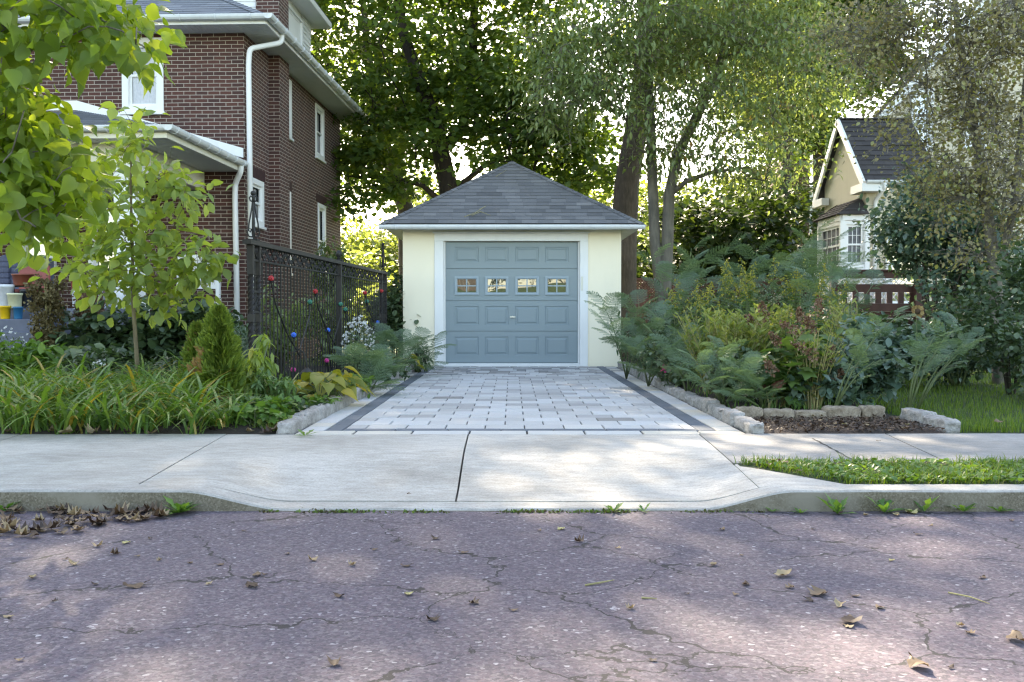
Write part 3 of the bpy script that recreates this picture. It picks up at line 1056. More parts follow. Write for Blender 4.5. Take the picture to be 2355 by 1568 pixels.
slope(b, A_, B2, k2, k1, .14, .3, seed=21); slope(b, B2, C2, k2, k2, .14, .3, seed=22); slope(b, C2, D2, k1, k2, .4, 1, seed=23); slope(b, D2, A_, k1, k1, .4, 1, seed=24)
hipcap(b, B2, k2, .12, 9); hipcap(b, C2, k2, .12, 10)
b.build("roof", M['roof_blue'], house)
# dormer (white siding) behind the chimney, facing the garage side
d0, d1 = cb + .02, HS(714, 100, -.35).y
dxp = -.35
b = MB()
DF = frameM((dxp, 0, 0), (0, 1, 0))
wy0, wy1 = d0 + (d1 - d0) * .42, d0 + (d1 - d0) * .80
zt = 7.95
for i in range(16):
    za = 6.35 + i * .105
    for (ya, yb) in ((d0, wy0 + .02), (wy1 - .02, d1)):
        b.face([DF @ Vector((ya, -.014, za)), DF @ Vector((yb, -.014, za)), DF @ Vector((yb, 0, za + .105)), DF @ Vector((ya, 0, za + .105))])
        b.face([DF @ Vector((ya, 0, za)), DF @ Vector((yb, 0, za)), DF @ Vector((yb, -.014, za)), DF @ Vector((ya, -.014, za))])
b.box(-3.5, dxp - .02, d0, d1, 6.2, 8.0)
b.build("dormer", M['white'], house)
window(house, DF, wy0, wy1, 6.55, 7.85, .07, 'none', sill=False)
b = MB()
b.box(-3.6, dxp + .42, d0 - .5, d1 + .42, 8.0, 8.14)
b.build("dormer_eave", M['white'], house, bevel=.01)
b = MB()
slope(b, (dxp + .42, d0 - .5, 8.14), (dxp + .42, d1 + .42, 8.14), (-3.5, d1 + .1, 9.1), (-3.5, d0 - .3, 9.1), .14, .3, seed=31)
b.build("dormer_roof", M['roof_blue'], house)
# white siding cheek above the main roof, left of the chimney
b = MB()
for i in range(20):
    za = 6.3 + i * .11
    b.face([(-1.9, ca + .06, za), (-.25, ca + .06, za), (-.25, ca + .075, za + .11), (-1.9, ca + .075, za + .11)])
b.face([(-1.9, ca + .085, 6.2), (-.25, ca + .085, 6.2), (-.25, ca + .085, 8.6), (-1.9, ca + .085, 8.6)])
b.build("cheek_siding", M['white'], house)
# downspouts
p1 = HS(646, 82, ov + .05); p2 = HF(571, 108, -.06)
dsx = HF(571, 110, -.07).x
b = pipe([(ov + .05, .32, HZ + .10), (ov + .05, .30, HZ - .12), (dsx + .02, -.07, HZ - .32), (dsx, -.07, HZ - .6), (dsx + .03, -.07, .12)], .048)
b.build("downspout", M['white'], house, smooth=True)
# ---- porch
py = -3.45
pz = 3.72
pxr = -.05
b = MB()
PW0 = -HW + .3
tz = 4.66
slope(b, (PW0, py, pz), (pxr, py, pz), (-3.0, -.01, tz), (PW0, -.01, tz), .14, .3, seed=41)
slope(b, (pxr, py, pz), (pxr, -.01, pz), (-3.0, -.01, tz), (-3.0, -.01, tz), .14, .3, seed=42)
hipcap(b, (pxr, py, pz), (-3.0, -.01, tz), .1, 12)
b.build("porch_roof", M['roof_blue'], house)
b = MB()                                               # white flashing boards on the wall
for (xa, za, xb, zb) in ((-6.5, tz + .02, -3.0, tz + .02), (-3.0, tz + .02, -.02, pz + .10)):
    b.face([(xa, -.03, za), (xb, -.03, zb), (xb, -.03, zb + .17), (xa, -.03, za + .17)])
    b.face([(xa, -.03, za + .17), (xb, -.03, zb + .17), (xb, 0, zb + .17), (xa, 0, za + .17)])
b.face([(-.02, -.03, pz + .1), (-.02, 0, pz + .1), (-.02, 0, pz + .27), (-.02, -.03, pz + .27)])
b.build("flashing", M['white'], house)
b = MB()
b.box(PW0, pxr - .02, py + .02, -.01, pz - .14, pz - .09)
for i in range(30):
    y = py + .1 + i * .11
    b.box(-.6, pxr - .03, y, y + .01, pz - .146, pz - .139)
b.build("porch_soffit", M['soffit'], house)
b = MB()
b.box(PW0, pxr, py, py + .025, pz - .15, pz + .02); b.box(pxr - .025, pxr, py + .025, -.012, pz - .15, pz + .02)
b.build("porch_fascia", M['cream'], house)
b = MB()
gutter(b, (PW0, py - .07, pz), (pxr + .07, py - .07, pz), .07, .62); gutter(b, (pxr + .07, py - .14, pz + .001), (pxr + .07, -.03, pz + .001), .07, .5)
b.build("porch_gutter", M['gutter'], house)
bz0, bz1 = pz - .46, pz - .14
b = MB()
b.box(PW0, -.72, py + .45, py + .70, bz0, bz1 - .001); b.box(-.97, -.72, py + .701, -.01, bz0 + .001, bz1 - .0015)
b.build("porch_beam", M['cream'], house, bevel=.006)
fl = 1.02
b = MB(); b.box(-1.02, -.68, py + .42, py + .74, fl, bz0 - .10); b.box(-1.07, -.63, py + .38, py + .78, bz0 - .10, bz0 - .002); b.box(-1.06, -.64, py + .38, py + .78, fl, fl + .14)
b.build("porch_column", M['white'], house, bevel=.008)
b = MB(); b.box(-4.9, -4.56, py + .42, py + .74, fl, bz0 - .10); b.box(-4.95, -4.51, py + .38, py + .78, bz0 - .10, bz0 - .002)
b.build("porch_column", M['white'], house, bevel=.008)
b = MB(); b.box(-HW, -.35, py + .3, -.005, 0, fl - .002)
b.build("porch_floor", M['step_grey'], house)
s0, s1 = HF(-180, 700, py).x, HF(290, 700, py).x
b = MB()
b.box(s0, s1, py - .05, py + .299, .05, fl + .12); b.build("step", M['step_grey'], house, bevel=.01)
b = MB(); b.box(s0, s1 - .9, py - .42, py - .051, .05, fl - .03); b.build("step", M['step_grey'], house, bevel=.01)
b = MB(); b.box(s0, s1 - .9, py - .80, py - .421, .05, fl - .20); b.build("step", M['step_grey'], house, bevel=.01)
# railing panel at the right end
r0, r1 = HF(405, 586, -.6), HF(501, 672, -.6)
b = MB()
b.box(r0.x, r1.x + .02, -.62, -.56, r0.z - .09, r0.z); b.box(r0.x, r1.x, -.615, -.565, r1.z + .06, r1.z + .13); b.box(r1.x - .03, r1.x + .03, -.63, -.55, fl - .1, r0.z + .02)
n = 22
for i in range(n):
    x = r0.x + (r1.x - r0.x) * i / n
    b.box(x + .004, x + (r1.x - r0.x) / n - .006, -.60, -.58, r1.z + .10, r0.z - .05)
b.build("porch_railing", M['white'], house)
b = MB(); b.box(r0.x - .2, r1.x + .25, -.75, -.006, fl - .30, fl - .105); b.build("porch_landing", M['step_grey'], house)
gs = HF(556, 372, -.1)
b = pipe([(pxr + .05, -.22, pz - .02), (pxr + .05, -.22, pz - .16), (HF(541, 400, -.06).x, -.07, pz - .36), (HF(540, 410, -.06).x, -.07, pz - .6), (HF(547, 700, -.06).x, -.07, .12)], .05)
b.build("downspout", M['white'], house, smooth=True)
# porch back wall openings
for (xa, ya, xb, yb, cur) in ((45, 492, 130, 625, 'none'), (205, 430, 292, 690, 'none')):
    p, q = HF(xa, ya, -.03), HF(xb, yb, -.03)
    window(house, frameM((0, -.085, 0), (1, 0, 0)), p.x, q.x, max(q.z, fl + .02), p.z, .1, cur, sill=False)

# ------------------------------------------------------------------ STUCCO HOUSE (right)
XW = 7.90
dn, df = 22.0, 25.8
ezr = W(1982, 412, dn).z
apz = W(1920, 275, (dn + df) / 2).z
dn += .28
hr = thing("stucco_house", (XW, dn, 0), "tan stucco house with steep dark shingle roofs half hidden by shrubs", "house")
LW = df - dn - .56
zz = ezr + .28 * (apz - ezr) / ((df - dn + .28) / 2)
b = MB()
b.face([(0, LW, 0), (0, 0, 0), (0, 0, zz), (0, LW / 2, apz - .12), (0, LW, zz)])
b.face([(0, 0, 0), (2.2, 0, 0), (2.2, 0, zz), (0, 0, zz)]); b.face([(2.2, LW, 0), (0, LW, 0), (0, LW, zz), (2.2, LW, zz)])
b.build("wall", M['stucco_tan'], hr)
b = MB()
o_ = .28
sl_ = (apz - zz) / (LW / 2)
le = zz - o_ * sl_
slope(b, (-.15, -o_, le), (1.55, -o_, le), (1.55, LW / 2, apz), (-.15, LW / 2, apz), .19, .26, .016, 51)
slope(b, (1.55, LW + o_, le), (-.15, LW + o_, le), (-.15, LW / 2, apz), (1.55, LW / 2, apz), .19, .26, .016, 52)
hipcap(b, (-.15, LW / 2, apz), (1.55, LW / 2, apz), .1, 53)
b.build("roof", M['roof_dark'], hr)
b = MB()
for s_ in (0, 1):
    ya, yb = (-o_ - .02, LW / 2) if s_ == 0 else (LW + o_ + .02, LW / 2)
    b.bar((-.17, ya, le - .09), (-.17, yb, apz - .08), .05, .17, up=(0, 0, 1))
    yy = (-o_ - .05, .42) if s_ == 0 else (LW - .42, LW + o_ + .05)
    b.box(-.21, .30 if s_ == 0 else -.02, yy[0], yy[1], le - .24, le - .06)
b.build("bargeboard", M['white'], hr)
b = MB(); gutter(b, (-.12, -o_ - .06, le - .02), (1.6, -o_ - .06, le - .02), .06, .6); b.build("gutter", M['gutter'], hr)
b = pipe([(.28, -o_ - .06, le - .06), (.28, -o_ - .06, le - .16), (.18, -.06, le - .42), (.18, -.06, .2)], .045); b.build("downspout", M['white'], hr, smooth=True)
# bay window on the gable face
by0, by1 = -.06, 2.1
bx = -.55
bt = W(1900, 500, 21.5).z; bs = W(1940, 612, 21.3).z
b = MB()
pl = [(0, by0 - .0), (bx, by0 + .02), (bx, by1 - .55), (0, by1)]
for (a, c) in zip(pl, pl[1:]):
    b.face([(*a, 0), (*c, 0), (*c, bs - .02), (*a, bs - .02)][::-1])
b.build("bay_base", M['stucco_tan'], hr)
def bay(p, q, grid):
    p, q = Vector((*p, 0)), Vector((*q, 0))
    L = (q - p).length
    window(hr, frameM(p, q - p), .01, L - .01, bs, bt, .085, 'curtain_dark', sill=False, grid=grid)
bay((bx, by0 + .02), (0.02, by0), (3, 2)); bay((bx, by1 - .55), (bx, by0 + .02), (4, 2)); bay((0, by1), (bx, by1 - .55), (2, 2))
b = MB()
for p in pl: b.box(p[0] - .05, p[0] + .05, p[1] - .05, p[1] + .05, bs - .1, bt + .01)
for a, c in zip(pl, pl[1:]):
    b.bar((*a, bt + .07), (*c, bt + .07), .10, .13); b.bar((*a, bs - .05), (*c, bs - .05), .12, .09)
b.build("bay_trim", M['white'], hr)
b = MB()
rt2 = W(1925, 446, 21.8).z
e = .14
q = [(0, by0 - e), (bx - e, by0 - e * .6), (bx - e, by1 - .5 + e), (0, by1 + e)]
slope(b, (*q[1], bt + .13), (*q[0], bt + .13), (-.02, by0 + .3, rt2), (-.05, by0 + .35, rt2), .17, .24, .016, 55)
slope(b, (*q[2], bt + .13), (*q[1], bt + .13), (-.05, by0 + .35, rt2), (-.05, by1 - .4, rt2), .17, .24, .016, 56)
slope(b, (*q[3], bt + .13), (*q[2], bt + .13), (-.05, by1 - .4, rt2), (-.02, by1 - .3, rt2), .17, .24, .016, 57)
b.build("bay_roof", M['roof_dark'], hr)
# door opening on the near wall with white jamb, tall tan panel
window(hr, frameM((0, -.085, 0), (1, 0, 0)), .42, 1.25, 1.2, 2.95, .1, 'none', mid=False, sill=False)
# main block behind with a steep gable to the street
my = 2.6
m0 = W(2025, 265, dn + my) - Vector((XW, dn, 0)); m1 = W(2107, 174, dn + my) - Vector((XW, dn, 0))
k_ = (m1.z - m0.z) / (m1.x - m0.x)
xe = m0.x - .5
ze = m0.z - .5 * k_
xa_ = 5.2
za_ = ze + (xa_ - xe) * k_
b = MB()
b.face([(xe, my, 0), (xe + 2 * (xa_ - xe), my, 0), (xe + 2 * (xa_ - xe), my, ze), (xa_, my, za_), (xe, my, ze)])
b.face([(xe, my + .4, 0), (xe, my, 0), (xe, my, ze), (xe, my + .4, ze)])
b.build("main_wall", M['stucco_tan'], hr)
b = MB()
slope(b, (xe - .2, my + .4, ze - .2 * k_ + .06), (xe - .2, my - .25, ze - .2 * k_ + .06), (xa_, my - .25, za_ + .06), (xa_, my + .4, za_ + .06), .3, .3, .016, 58)
b.build("main_roof", M['roof_dark'], hr)
b = MB(); b.bar((xe - .22, my - .27, ze - .22 * k_ - .03), (xa_, my - .27, za_ - .03), .05, .18); b.build("main_bargeboard", M['white'], hr)
for (xa, ya, xb, yb) in ((2092, 205, 2142, 345), (2215, 195, 2265, 340), (2110, 430, 2160, 560)):
    p, q = W(xa, ya, dn + my) - Vector((XW, dn, 0)), W(xb, yb, dn + my) - Vector((XW, dn, 0))
    window(hr, frameM((0, my - .085, 0), (1, 0, 0)), p.x, q.x, q.z, p.z, .09, 'none')

# red-brown deck with railing
dk = thing("deck", (W(1905, 700, 18.6).x, 18.6, 0), "red brown painted wooden deck with board railing before the tan stucco house", "deck")
dw = W(2290, 700, 18.6).x - dk.location.x
zt = W(1905, 620, 18.6).z; zb = W(1905, 716, 18.6).z
b = MB(); b.box(0, dw, .03, 3.3, zb - .12, zb - .002); b.build("deck_floor", M['redwood'], dk)
b = MB()
b.box(-.03, dw, -.08, .08, zt - .03, zt); b.box(0, dw, -.03, .012, zt - .16, zt - .032)
b.box(0, dw, -.03, .012, zt - .42, zt - .27); b.box(0, dw, -.035, .015, zb, zb + .15); b.box(0, dw, -.02, .01, zb - .30, zb - .15)
b.build("rail", M['redwood'], dk, bevel=.004)
n = 15
for i in range(n):
    x = .02 + (dw - .16) * i / (n - 1)
    b = MB(); b.box(x, x + .105, -.024, .006, zb + .151, zt - .421); b.build("baluster", M['redwood'], dk)
for x in (.06, dw * .52, dw - .05):
    b = MB(); b.box(x - .06, x + .06, -.16, -.037, .05, zt + .06); b.sphere((x, -.1, zt + .12), .065, 12, 8)
    b.build("post", M['redwood'], dk)
b = MB()
nx = 16
for i in range(nx):
    x = .1 + i * .1
    b.bar((x, 1.2, zb + .2), (x + .45, 1.2, zb + .75), .02, .008, up=(0, 1, 0)); b.bar((x + .45, 1.212, zb + .2), (x, 1.212, zb + .75), .02, .008, up=(0, 1, 0))
b.build("lattice_screen", M['white'], dk)

# lattice fence behind the garage
lf = thing("lattice_fence", (2.55, 26.0, 0), "dark red brown board fence with lattice top behind the twin trunk tree", "fence")
b = MB()
for i in range(34):
    b.box(i * .15, i * .15 + .142, 0, .02, .05, 1.5, random.random())
b.build("board_panel", M['redwood'], lf)
b = MB()
for i in range(-5, 72):
    x = i * .075
    def clip(x0, z0, x1, z1):
        t0 = max(0, (0 - x0) / (x1 - x0)) if x1 > x0 else max(0, (5.1 - x0) / (x1 - x0)) if x0 > 5.1 else 0
        return x0, z0, x1, z1
    if 0 <= x and x + .42 <= 5.1:
        b.bar((x, .01, 1.53), (x + .42, .01, 1.95), .028, .008, up=(0, 1, 0)); b.bar((x + .42, .02, 1.53), (x, .02, 1.95), .028, .008, up=(0, 1, 0))
b.build("lattice", M['redwood'], lf)
b = MB(); b.box(0, 5.1, -.02, .04, 1.5, 1.55); b.box(0, 5.1, -.02, .04, 1.95, 2.0); b.build("rail", M['redwood'], lf)
for x in (0, 1.7, 3.4, 5.1):
    b = MB(); b.box(x - .05, x + .05, -.03, .07, .02, 2.08); b.build("post", M['redwood'], lf)

# far pieces seen through the trees
fh = thing("distant_house", (-6.3, 52, .09), "pale house seen through bright leaves left of the garage", "house")
b = MB(); b.box(-4, 4, 0, 6, -.1, 3.4); b.build("wall", M['cream'], fh)
b = MB(); slope(b, (-4.3, -.4, 3.4), (4.3, -.4, 3.4), (4.3, 3, 5.2), (-4.3, 3, 5.2), .5, 1.2, .02, 61); slope(b, (4.3, 6.4, 3.4), (-4.3, 6.4, 3.4), (-4.3, 3, 5.2), (4.3, 3, 5.2), .5, 1.2, .02, 62); b.build("roof", M['white'], fh)
fb = thing("distant_brick_house", (W(1862, 400, 46).x, 46, 0), "brown brick house corner far behind, glimpsed left of the tan gable", "house")
b = MB(); b.box(-.95, 0, 0, 6, 0, W(1840, 348, 46).z); b.build("wall", M['brick'], fb)
b = MB(); b.box(0.002, 1.2, 1, 6, 0, W(1840, 420, 46).z); b.build("side_wing", M['white'], fb)
b = MB(); slope(b, (-1.1, -.2, W(1840, 348, 46).z), (.15, -.2, W(1840, 348, 46).z), (.15, 3, W(1840, 335, 46).z), (-1.1, 3, W(1840, 335, 46).z), .4, .8, .02, 63); b.build("roof", M['roof_grey'], fb)

# wooden fence across the street (mirrored in the door panes)
b = MB()
for i in range(8):
    y0, y1 = -6 - i, -7 - i
    f0, f1 = sstep(-6, -14, y0), sstep(-6, -14, y1)
    b.face([(-30, y1, .1 + 2.2 * f1), (30, y1, .1 + 2.2 * f1), (30, y0, .1 + 2.2 * f0), (-30, y0, .1 + 2.2 * f0)])
tag(b.build("grass_bank", M['lawn_far'], smooth=True), kind='structure')
ff = thing("board_fence", (0, -14.1, 2.3), "weathered tan board fence across the street", "fence")
b = MB()
for i in range(36):
    b.box(-9 + i * .2, -9 + i * .2 + .19, 0, .03, -.2, 1.5 + .03 * random.random(), random.random())
b.build("board_panel", plain("weathered_tan_boards", (.10, .08, .058), .8, vary=.3), ff)

# ------------------------------------------------------------------ IRON FENCE
FA, FB = Vector((-2.62, 10.0, 0)), Vector((-2.24, 17.6, 0))
fd = (FB - FA).normalized(); FL = (FB - FA).length
frz = math.atan2(fd.y, fd.x)
fen = thing("iron_fence", FA, "tall black wrought iron fence with scrolled top between house and drive", "fence", rz=frz)
FM = Matrix.Translation(FA) @ Matrix.Rotation(frz, 4, 'Z'); FI = FM.inverted()
fnn = FM.to_3x3() @ Vector((0, -1, 0))
def FF(px, py, y=-.03):
    return FI @ onplane(px, py, FM @ Vector((0, y, 0)), fnn)
ZT, Z2, ZB = 1.80, 1.615, .20
b = MB(); b.box(-.12, FL + .02, -.045, .045, ZT - .045, ZT); b.build("top_rail", M['iron_brown'], fen)
b = MB(); b.box(.03, FL, -.016, .016, Z2 - .02, Z2); b.build("scroll_rail", M['iron'], fen)
b = MB(); b.box(.26, FL, -.016, .016, ZB, ZB + .03); b.build("bottom_rail", M['iron'], fen)
def twist(b, x, y, z0, z1, w=.032, turns=9, k=4):
    n = 64; n0 = len(b.v)
    for i in range(n + 1):
        t = i / n; a = t * turns * math.pi * 2 / 4
        for j in range(k):
            an = a + 2 * math.pi * j / k
            b.v.append((x + w * math.cos(an), y + w * math.sin(an), z0 + (z1 - z0) * t))
    for i in range(n):
        for j in range(k):
            b.f.append((n0 + i * k + j, n0 + i * k + (j + 1) % k, n0 + (i + 1) * k + (j + 1) % k, n0 + (i + 1) * k + j)); b.c.append(.5)
xm = FF(784, 700).x
def post(x, tw=True, w=.03):
    b = MB()
    b.box(x - w, x + w, -w, w, .02, ZT - .046)
    if tw:
        b.v = []; b.f = []; b.c = []
        for za, zb2, t in ((.02, .5, 0), (.5, .98, 1), (.98, 1.06, 0), (1.06, 1.46, 1), (1.46, ZT - .046, 0)):
            if t: twist(b, x, 0, za, zb2, w * 1.1, 7)
            else: b.box(x - w, x + w, -w, w, za, zb2)
    return b.build("post", M['iron_brown'], fen)
post(0.0, True, .03); post(.24, True, .026); post(xm, False, .038); post(FL - .42); post(FL - .02, True, .034)
# pickets
def pickets(x0, x1, step):
    b = MB(); n = int((x1 - x0) / step)
    for i in range(1, n):
        x = x0 + (x1 - x0) * i / n
        b.box(x - .0065, x + .0065, -.0065, .0065, .06, Z2 - .021)
    b.build("picket_panel", M['iron'], fen)
pickets(.24, xm, .135); pickets(xm, FL - .42, .135); pickets(FL - .42, FL, .09); pickets(0.02, .24, .075)
def spiral(b, cx, cz, r0, r1, a0, turns, y=0, rad=.0075, n=22):
    b.tube([(cx + (r0 + (r1 - r0) * i / n) * math.cos(a0 + turns * 2 * math.pi * i / n), y, cz + (r0 + (r1 - r0) * i / n) * math.sin(a0 + turns * 2 * math.pi * i / n)) for i in range(n + 1)], rad, 5)
def frieze(x0, x1):
    b = MB(); n = max(1, round((x1 - x0) / .20)); st = (x1 - x0) / n
    zc = (Z2 + ZT - .045) / 2; h = (ZT - .045 - Z2) / 2
    for i in range(n):
        xc = x0 + st * (i + .5); s = 1 if i % 2 else -1
        spiral(b, xc - st * .22, zc + s * h * .42, h * .52, .01, s * math.pi * .5, 1.4 * s)
        spiral(b, xc + st * .22, zc - s * h * .42, h * .52, .01, -s * math.pi * .5, 1.4 * s)
        b.bar((xc - st * .42, 0, zc - s * h), (xc + st * .42, 0, zc + s * h), .012, .012)
    b.build("scroll_frieze", M['iron'], fen)
frieze(.03, .24); frieze(.26, xm - .05); frieze(xm + .05, FL - .44); frieze(FL - .4, FL)
b = MB()                                               # small scroll panels inside the pillar
for z0, z1 in ((1.07, 1.30), (.42, .65)):
    for x in ((.12,),):
        b.box(.03, .24, -.014, .014, z1 - .024, z1); b.box(.03, .24, -.014, .014, z0, z0 + .024)
        for s in (-1, 1):
            spiral(b, .135 + s * .05, (z0 + z1) / 2 + .035, .045, .01, math.pi / 2, s * 1.5); spiral(b, .135 + s * .05, (z0 + z1) / 2 - .035, .045, .01, -math.pi / 2, -s * 1.5)
b.build("scroll_panel", M['iron'], fen)
def finial(x, h, tall):
    b = MB()
    b.box(x - .05, x + .05, -.05, .05, ZT + .001, ZT + .02)
    if tall:
        b.tube([(x, 0, ZT + .02), (x, 0, ZT + h - .04)], .008, 6)
        for an in (0, math.pi / 2, math.pi, 3 * math.pi / 2):
            c, s = math.cos(an + .5), math.sin(an + .5)
            pts = []
            for r_, z_ in ((.0, .03), (.045, .035), (.062, .075), (.05, .12), (.022, .115), (.03, .08), (.05, .10), (.045, .17), (.028, .26), (.012, .36), (.010, .40), (.03, .41), (.038, .44), (.025, .46), (.012, .45)):
                pts.append((x + c * r_ * h / .5, s * r_ * h / .5, ZT + .01 + z_ * h / .52))
            b.tube(pts, .0085, 5)
        b.sphere((x, 0, ZT + h - .02), .028, 10, 8)
        b.tube([(x, 0, ZT + h - .1), (x, 0, ZT + h - .08)], .018, 8)
    else:
        b.lathe([(.03, ZT + .02), (.018, ZT + .05), (.03, ZT + .065), (.045, ZT + .10), (.03, ZT + .14), (.006, ZT + .155)], 12, (x, 0, 0))
    return b.build("finial", M['iron'], fen, smooth=not tall)
finial(.10, .50, True); finial(xm, .16, False); finial(FL - .2, .50, True)

# berry-shaped garden lights tied to the fence
LM = {c: plain(n, col, .25, vary=.2, scale=60, spec=.6) for c, n, col in (('red', 'red_glass_ball', (.42, .015, .02)), ('green', 'green_glass_ball', (.02, .17, .11)), ('blue', 'blue_glass_ball', (.015, .13, .62)), ('pink', 'pink_glass_ball', (.55, .03, .22)))}
lights = [('red', 623, 640, 690, 820, "red berry ball light nearest the fence's front pillar"), ('red', 725, 670, 775, 800, "red berry ball light on the fence left of the middle post"),
          ('red', 839, 673, 860, 740, "red berry ball light on the fence right of the middle post"), ('red', 877, 669, 880, 760, "red berry ball light on the twisted post at the fence's far end"),
          ('green', 712, 694, 690, 800, "green berry ball light on a bent stalk left of the middle fence post"), ('green', 783, 699, 765, 790, "green berry ball light touching the middle fence post"),
          ('green', 794, 711, 810, 780, "green berry ball light just right of the middle fence post"), ('green', 843, 693, 850, 760, "green berry ball light under a red one, right of the middle post"),
          ('blue', 675, 770, 673, 862, "bright blue berry ball light above the lantern"), ('blue', 754, 759, 762, 850, "bright blue berry ball light left of the middle fence post"), ('blue', 868, 741, 866, 800, "bright blue berry ball light at the fence's far end"),
          ('pink', 674, 850, 672, 905, "pink berry ball light low on the fence left of the lantern"), ('pink', 751, 829, 760, 868, "pink berry ball light low on the fence right of the lantern"), ('pink', 866, 786, 872, 815, "pink berry ball light low at the fence's far end")]
for i, (c, px_, py_, qx, qy, lab) in enumerate(lights):
    p = FM @ FF(px_, py_, -.035); q = FM @ FF(qx, qy, -.05)
    t = thing("garden_light", p, lab, "garden light", "berry ball lights on the iron fence")
    b = MB(); r = .030
    for k in range(26):
        zc = 1 - 2 * (k + .5) / 26; an = k * 2.39996; rr = math.sqrt(1 - zc * zc)
        b.sphere((r * .72 * rr * math.cos(an), r * .72 * rr * math.sin(an), r * .72 * zc), .0115, 6, 4)
    b.sphere((0, 0, 0), r * .8, 10, 6)
    b.build("globe", LM[c], t, smooth=True)
    d = q - p; gz = Vector((q.x, q.y, .2)) - p
    b = MB(); b.tube([(0, 0, -.02), (d.x * .1 + .01, d.y * .1, d.z * .3), (d.x * .5, d.y * .5, d.z * .66), (d.x, d.y, d.z), (gz.x, gz.y - .02, (d.z + gz.z) / 2), (gz.x, gz.y - .03, gz.z)], .0085, 6)
    b.lathe([(.008, -.05), (.02, -.03), (.012, -.02)], 8)
    b.build("stalk", M['iron'], t)

# lantern on a hook
lp = W(706, 893, 10.6); lp.z = max(lp.z, .15)
la = thing("lantern", (lp.x, lp.y, .13), "small black caged garden lantern hanging from a hook before the iron fence", "lantern")
zt_ = W(706, 848, 10.6).z - .13; zb_ = W(706, 893, 10.6).z - .13
h = zt_ - zb_
b = MB(); b.lathe([(.012, zt_ + .01), (.03, zt_), (.085, zt_ - h * .22), (.088, zt_ - h * .27), (.05, zt_ - h * .30)], 14); b.build("lantern_roof", M['iron'], la)
b = MB(); b.lathe([(.058, zb_ + .03), (.062, zb_ + .012), (.05, zb_), (.03, zb_ - .02)], 14); b.build("lantern_base", M['iron'], la)
b = MB()
for k in range(8):
    an = k * math.pi / 4; b.tube([(.055 * math.cos(an), .055 * math.sin(an), zb_ + .02), (.055 * math.cos(an), .055 * math.sin(an), zt_ - h * .28)], .004, 5)
for f in (.35, .6):
    b.tube([(.056 * math.cos(a * math.pi / 8), .056 * math.sin(a * math.pi / 8), zb_ + h * f) for a in range(17)], .004, 5)
b.build("cage", M['iron'], la)
b = MB(); b.lathe([(.03, zb_ + .02), (.035, zb_ + h * .3), (.03, zt_ - h * .3)], 12); b.build("lamp_glass", M['glass'], la)
b = MB(); zh = W(690, 803, 10.6).z - .13
b.tube([(-.14, .0, -.08), (-.14, 0, zh - .1), (-.13, 0, zh - .03), (-.08, 0, zh), (-.03, 0, zh - .04), (-.01, 0, zh - .12), (0, 0, zt_ + .05), (0, 0, zt_)], .007, 6); b.build("hook", M['iron'], la)

# ------------------------------------------------------------------ pots on the porch steps
def pmat(n, c): return plain(n, c, .4, vary=.12, scale=10)
PM = {'white': pmat("white_plastic", (.62, .64, .68)), 'cream': pmat("cream_plastic", (.60, .60, .40)), 'black': pmat("black_plastic", (.015, .017, .024)), 'yellow': pmat("yellow_plastic", (.75, .46, .01)),
      'blue': pmat("teal_blue_plastic", (.015, .14, .28)), 'red': pmat("dull_red_paint", (.26, .045, .045)), 'terra': pmat("terracotta", (.20, .055, .03)), 'grey': pmat("grey_glaze", (.36, .38, .42))}
def pot(px0, px1, pyt, pyb, yl, zfloor, mat, label, taper=.84, rim=True, kind="flower_pot"):
    "yl: local y of the porch frame"
    p0, p1 = HF(px0, pyb, yl), HF(px1, pyb, yl)
    top = HF((px0 + px1) / 2, pyt, yl).z
    r = (p1.x - p0.x) / 2
    t = thing(kind, HM @ Vector(((p0.x + p1.x) / 2, yl, zfloor)), label, "flower pot")
    h = top - zfloor
    b = MB()
    pr = [(r * taper * .96, 0), (r * taper, .01), (r * .97, h * .86)] + ([(r * 1.05, h * .87), (r * 1.06, h)] if rim else [(r, h)]) + [(r * .9, h), (r * .86, h * .85)]
    b.lathe(pr, 20)
    b.build("pot_body", PM[mat], t, smooth=True, bevel=0)
    b = MB(); b.lathe([(r * .87, h * .84), (.001, h * .86)], 16); b.build("pot_soil", M['soil'], t)
    return t, r, h
F1, F2 = fl + .12, fl - .03
pots = [pot(-4, 31, 654, 697, py + .12, F1, 'white', "white bucket of leafy greens on the porch step, behind the cream pot"),
        pot(18, 50, 674, 698, py - .02 + .0, F1, 'cream', "cream plastic pot at the edge of the upper porch step"),
        pot(47, 72, 665, 697, py + .12, F1, 'black', "black pot beside the cream pot on the porch step"),
        pot(0, 24, 703, 725, py - .25, F2, 'yellow', "bright yellow pot on the second porch step"),
        pot(31, 52, 705, 725, py - .25, F2, 'blue', "teal blue pot on the second porch step"),
        pot(166, 182, 668, 696, py + .10, F1, 'white', "tall white pot beside the rust brown dried plant"),
        pot(184, 203, 669, 696, py + .14, F1, 'white', "squat white pot behind the rust brown dried plant"),
        pot(228, 257, 668, 690, py + .12, F1, 'grey', "grey glazed bowl on the porch behind the sapling"),
        pot(163, 180, 636, 668, py + .24, F1 + .24, 'red', "dull red tall pot standing at the back of the porch edge")]
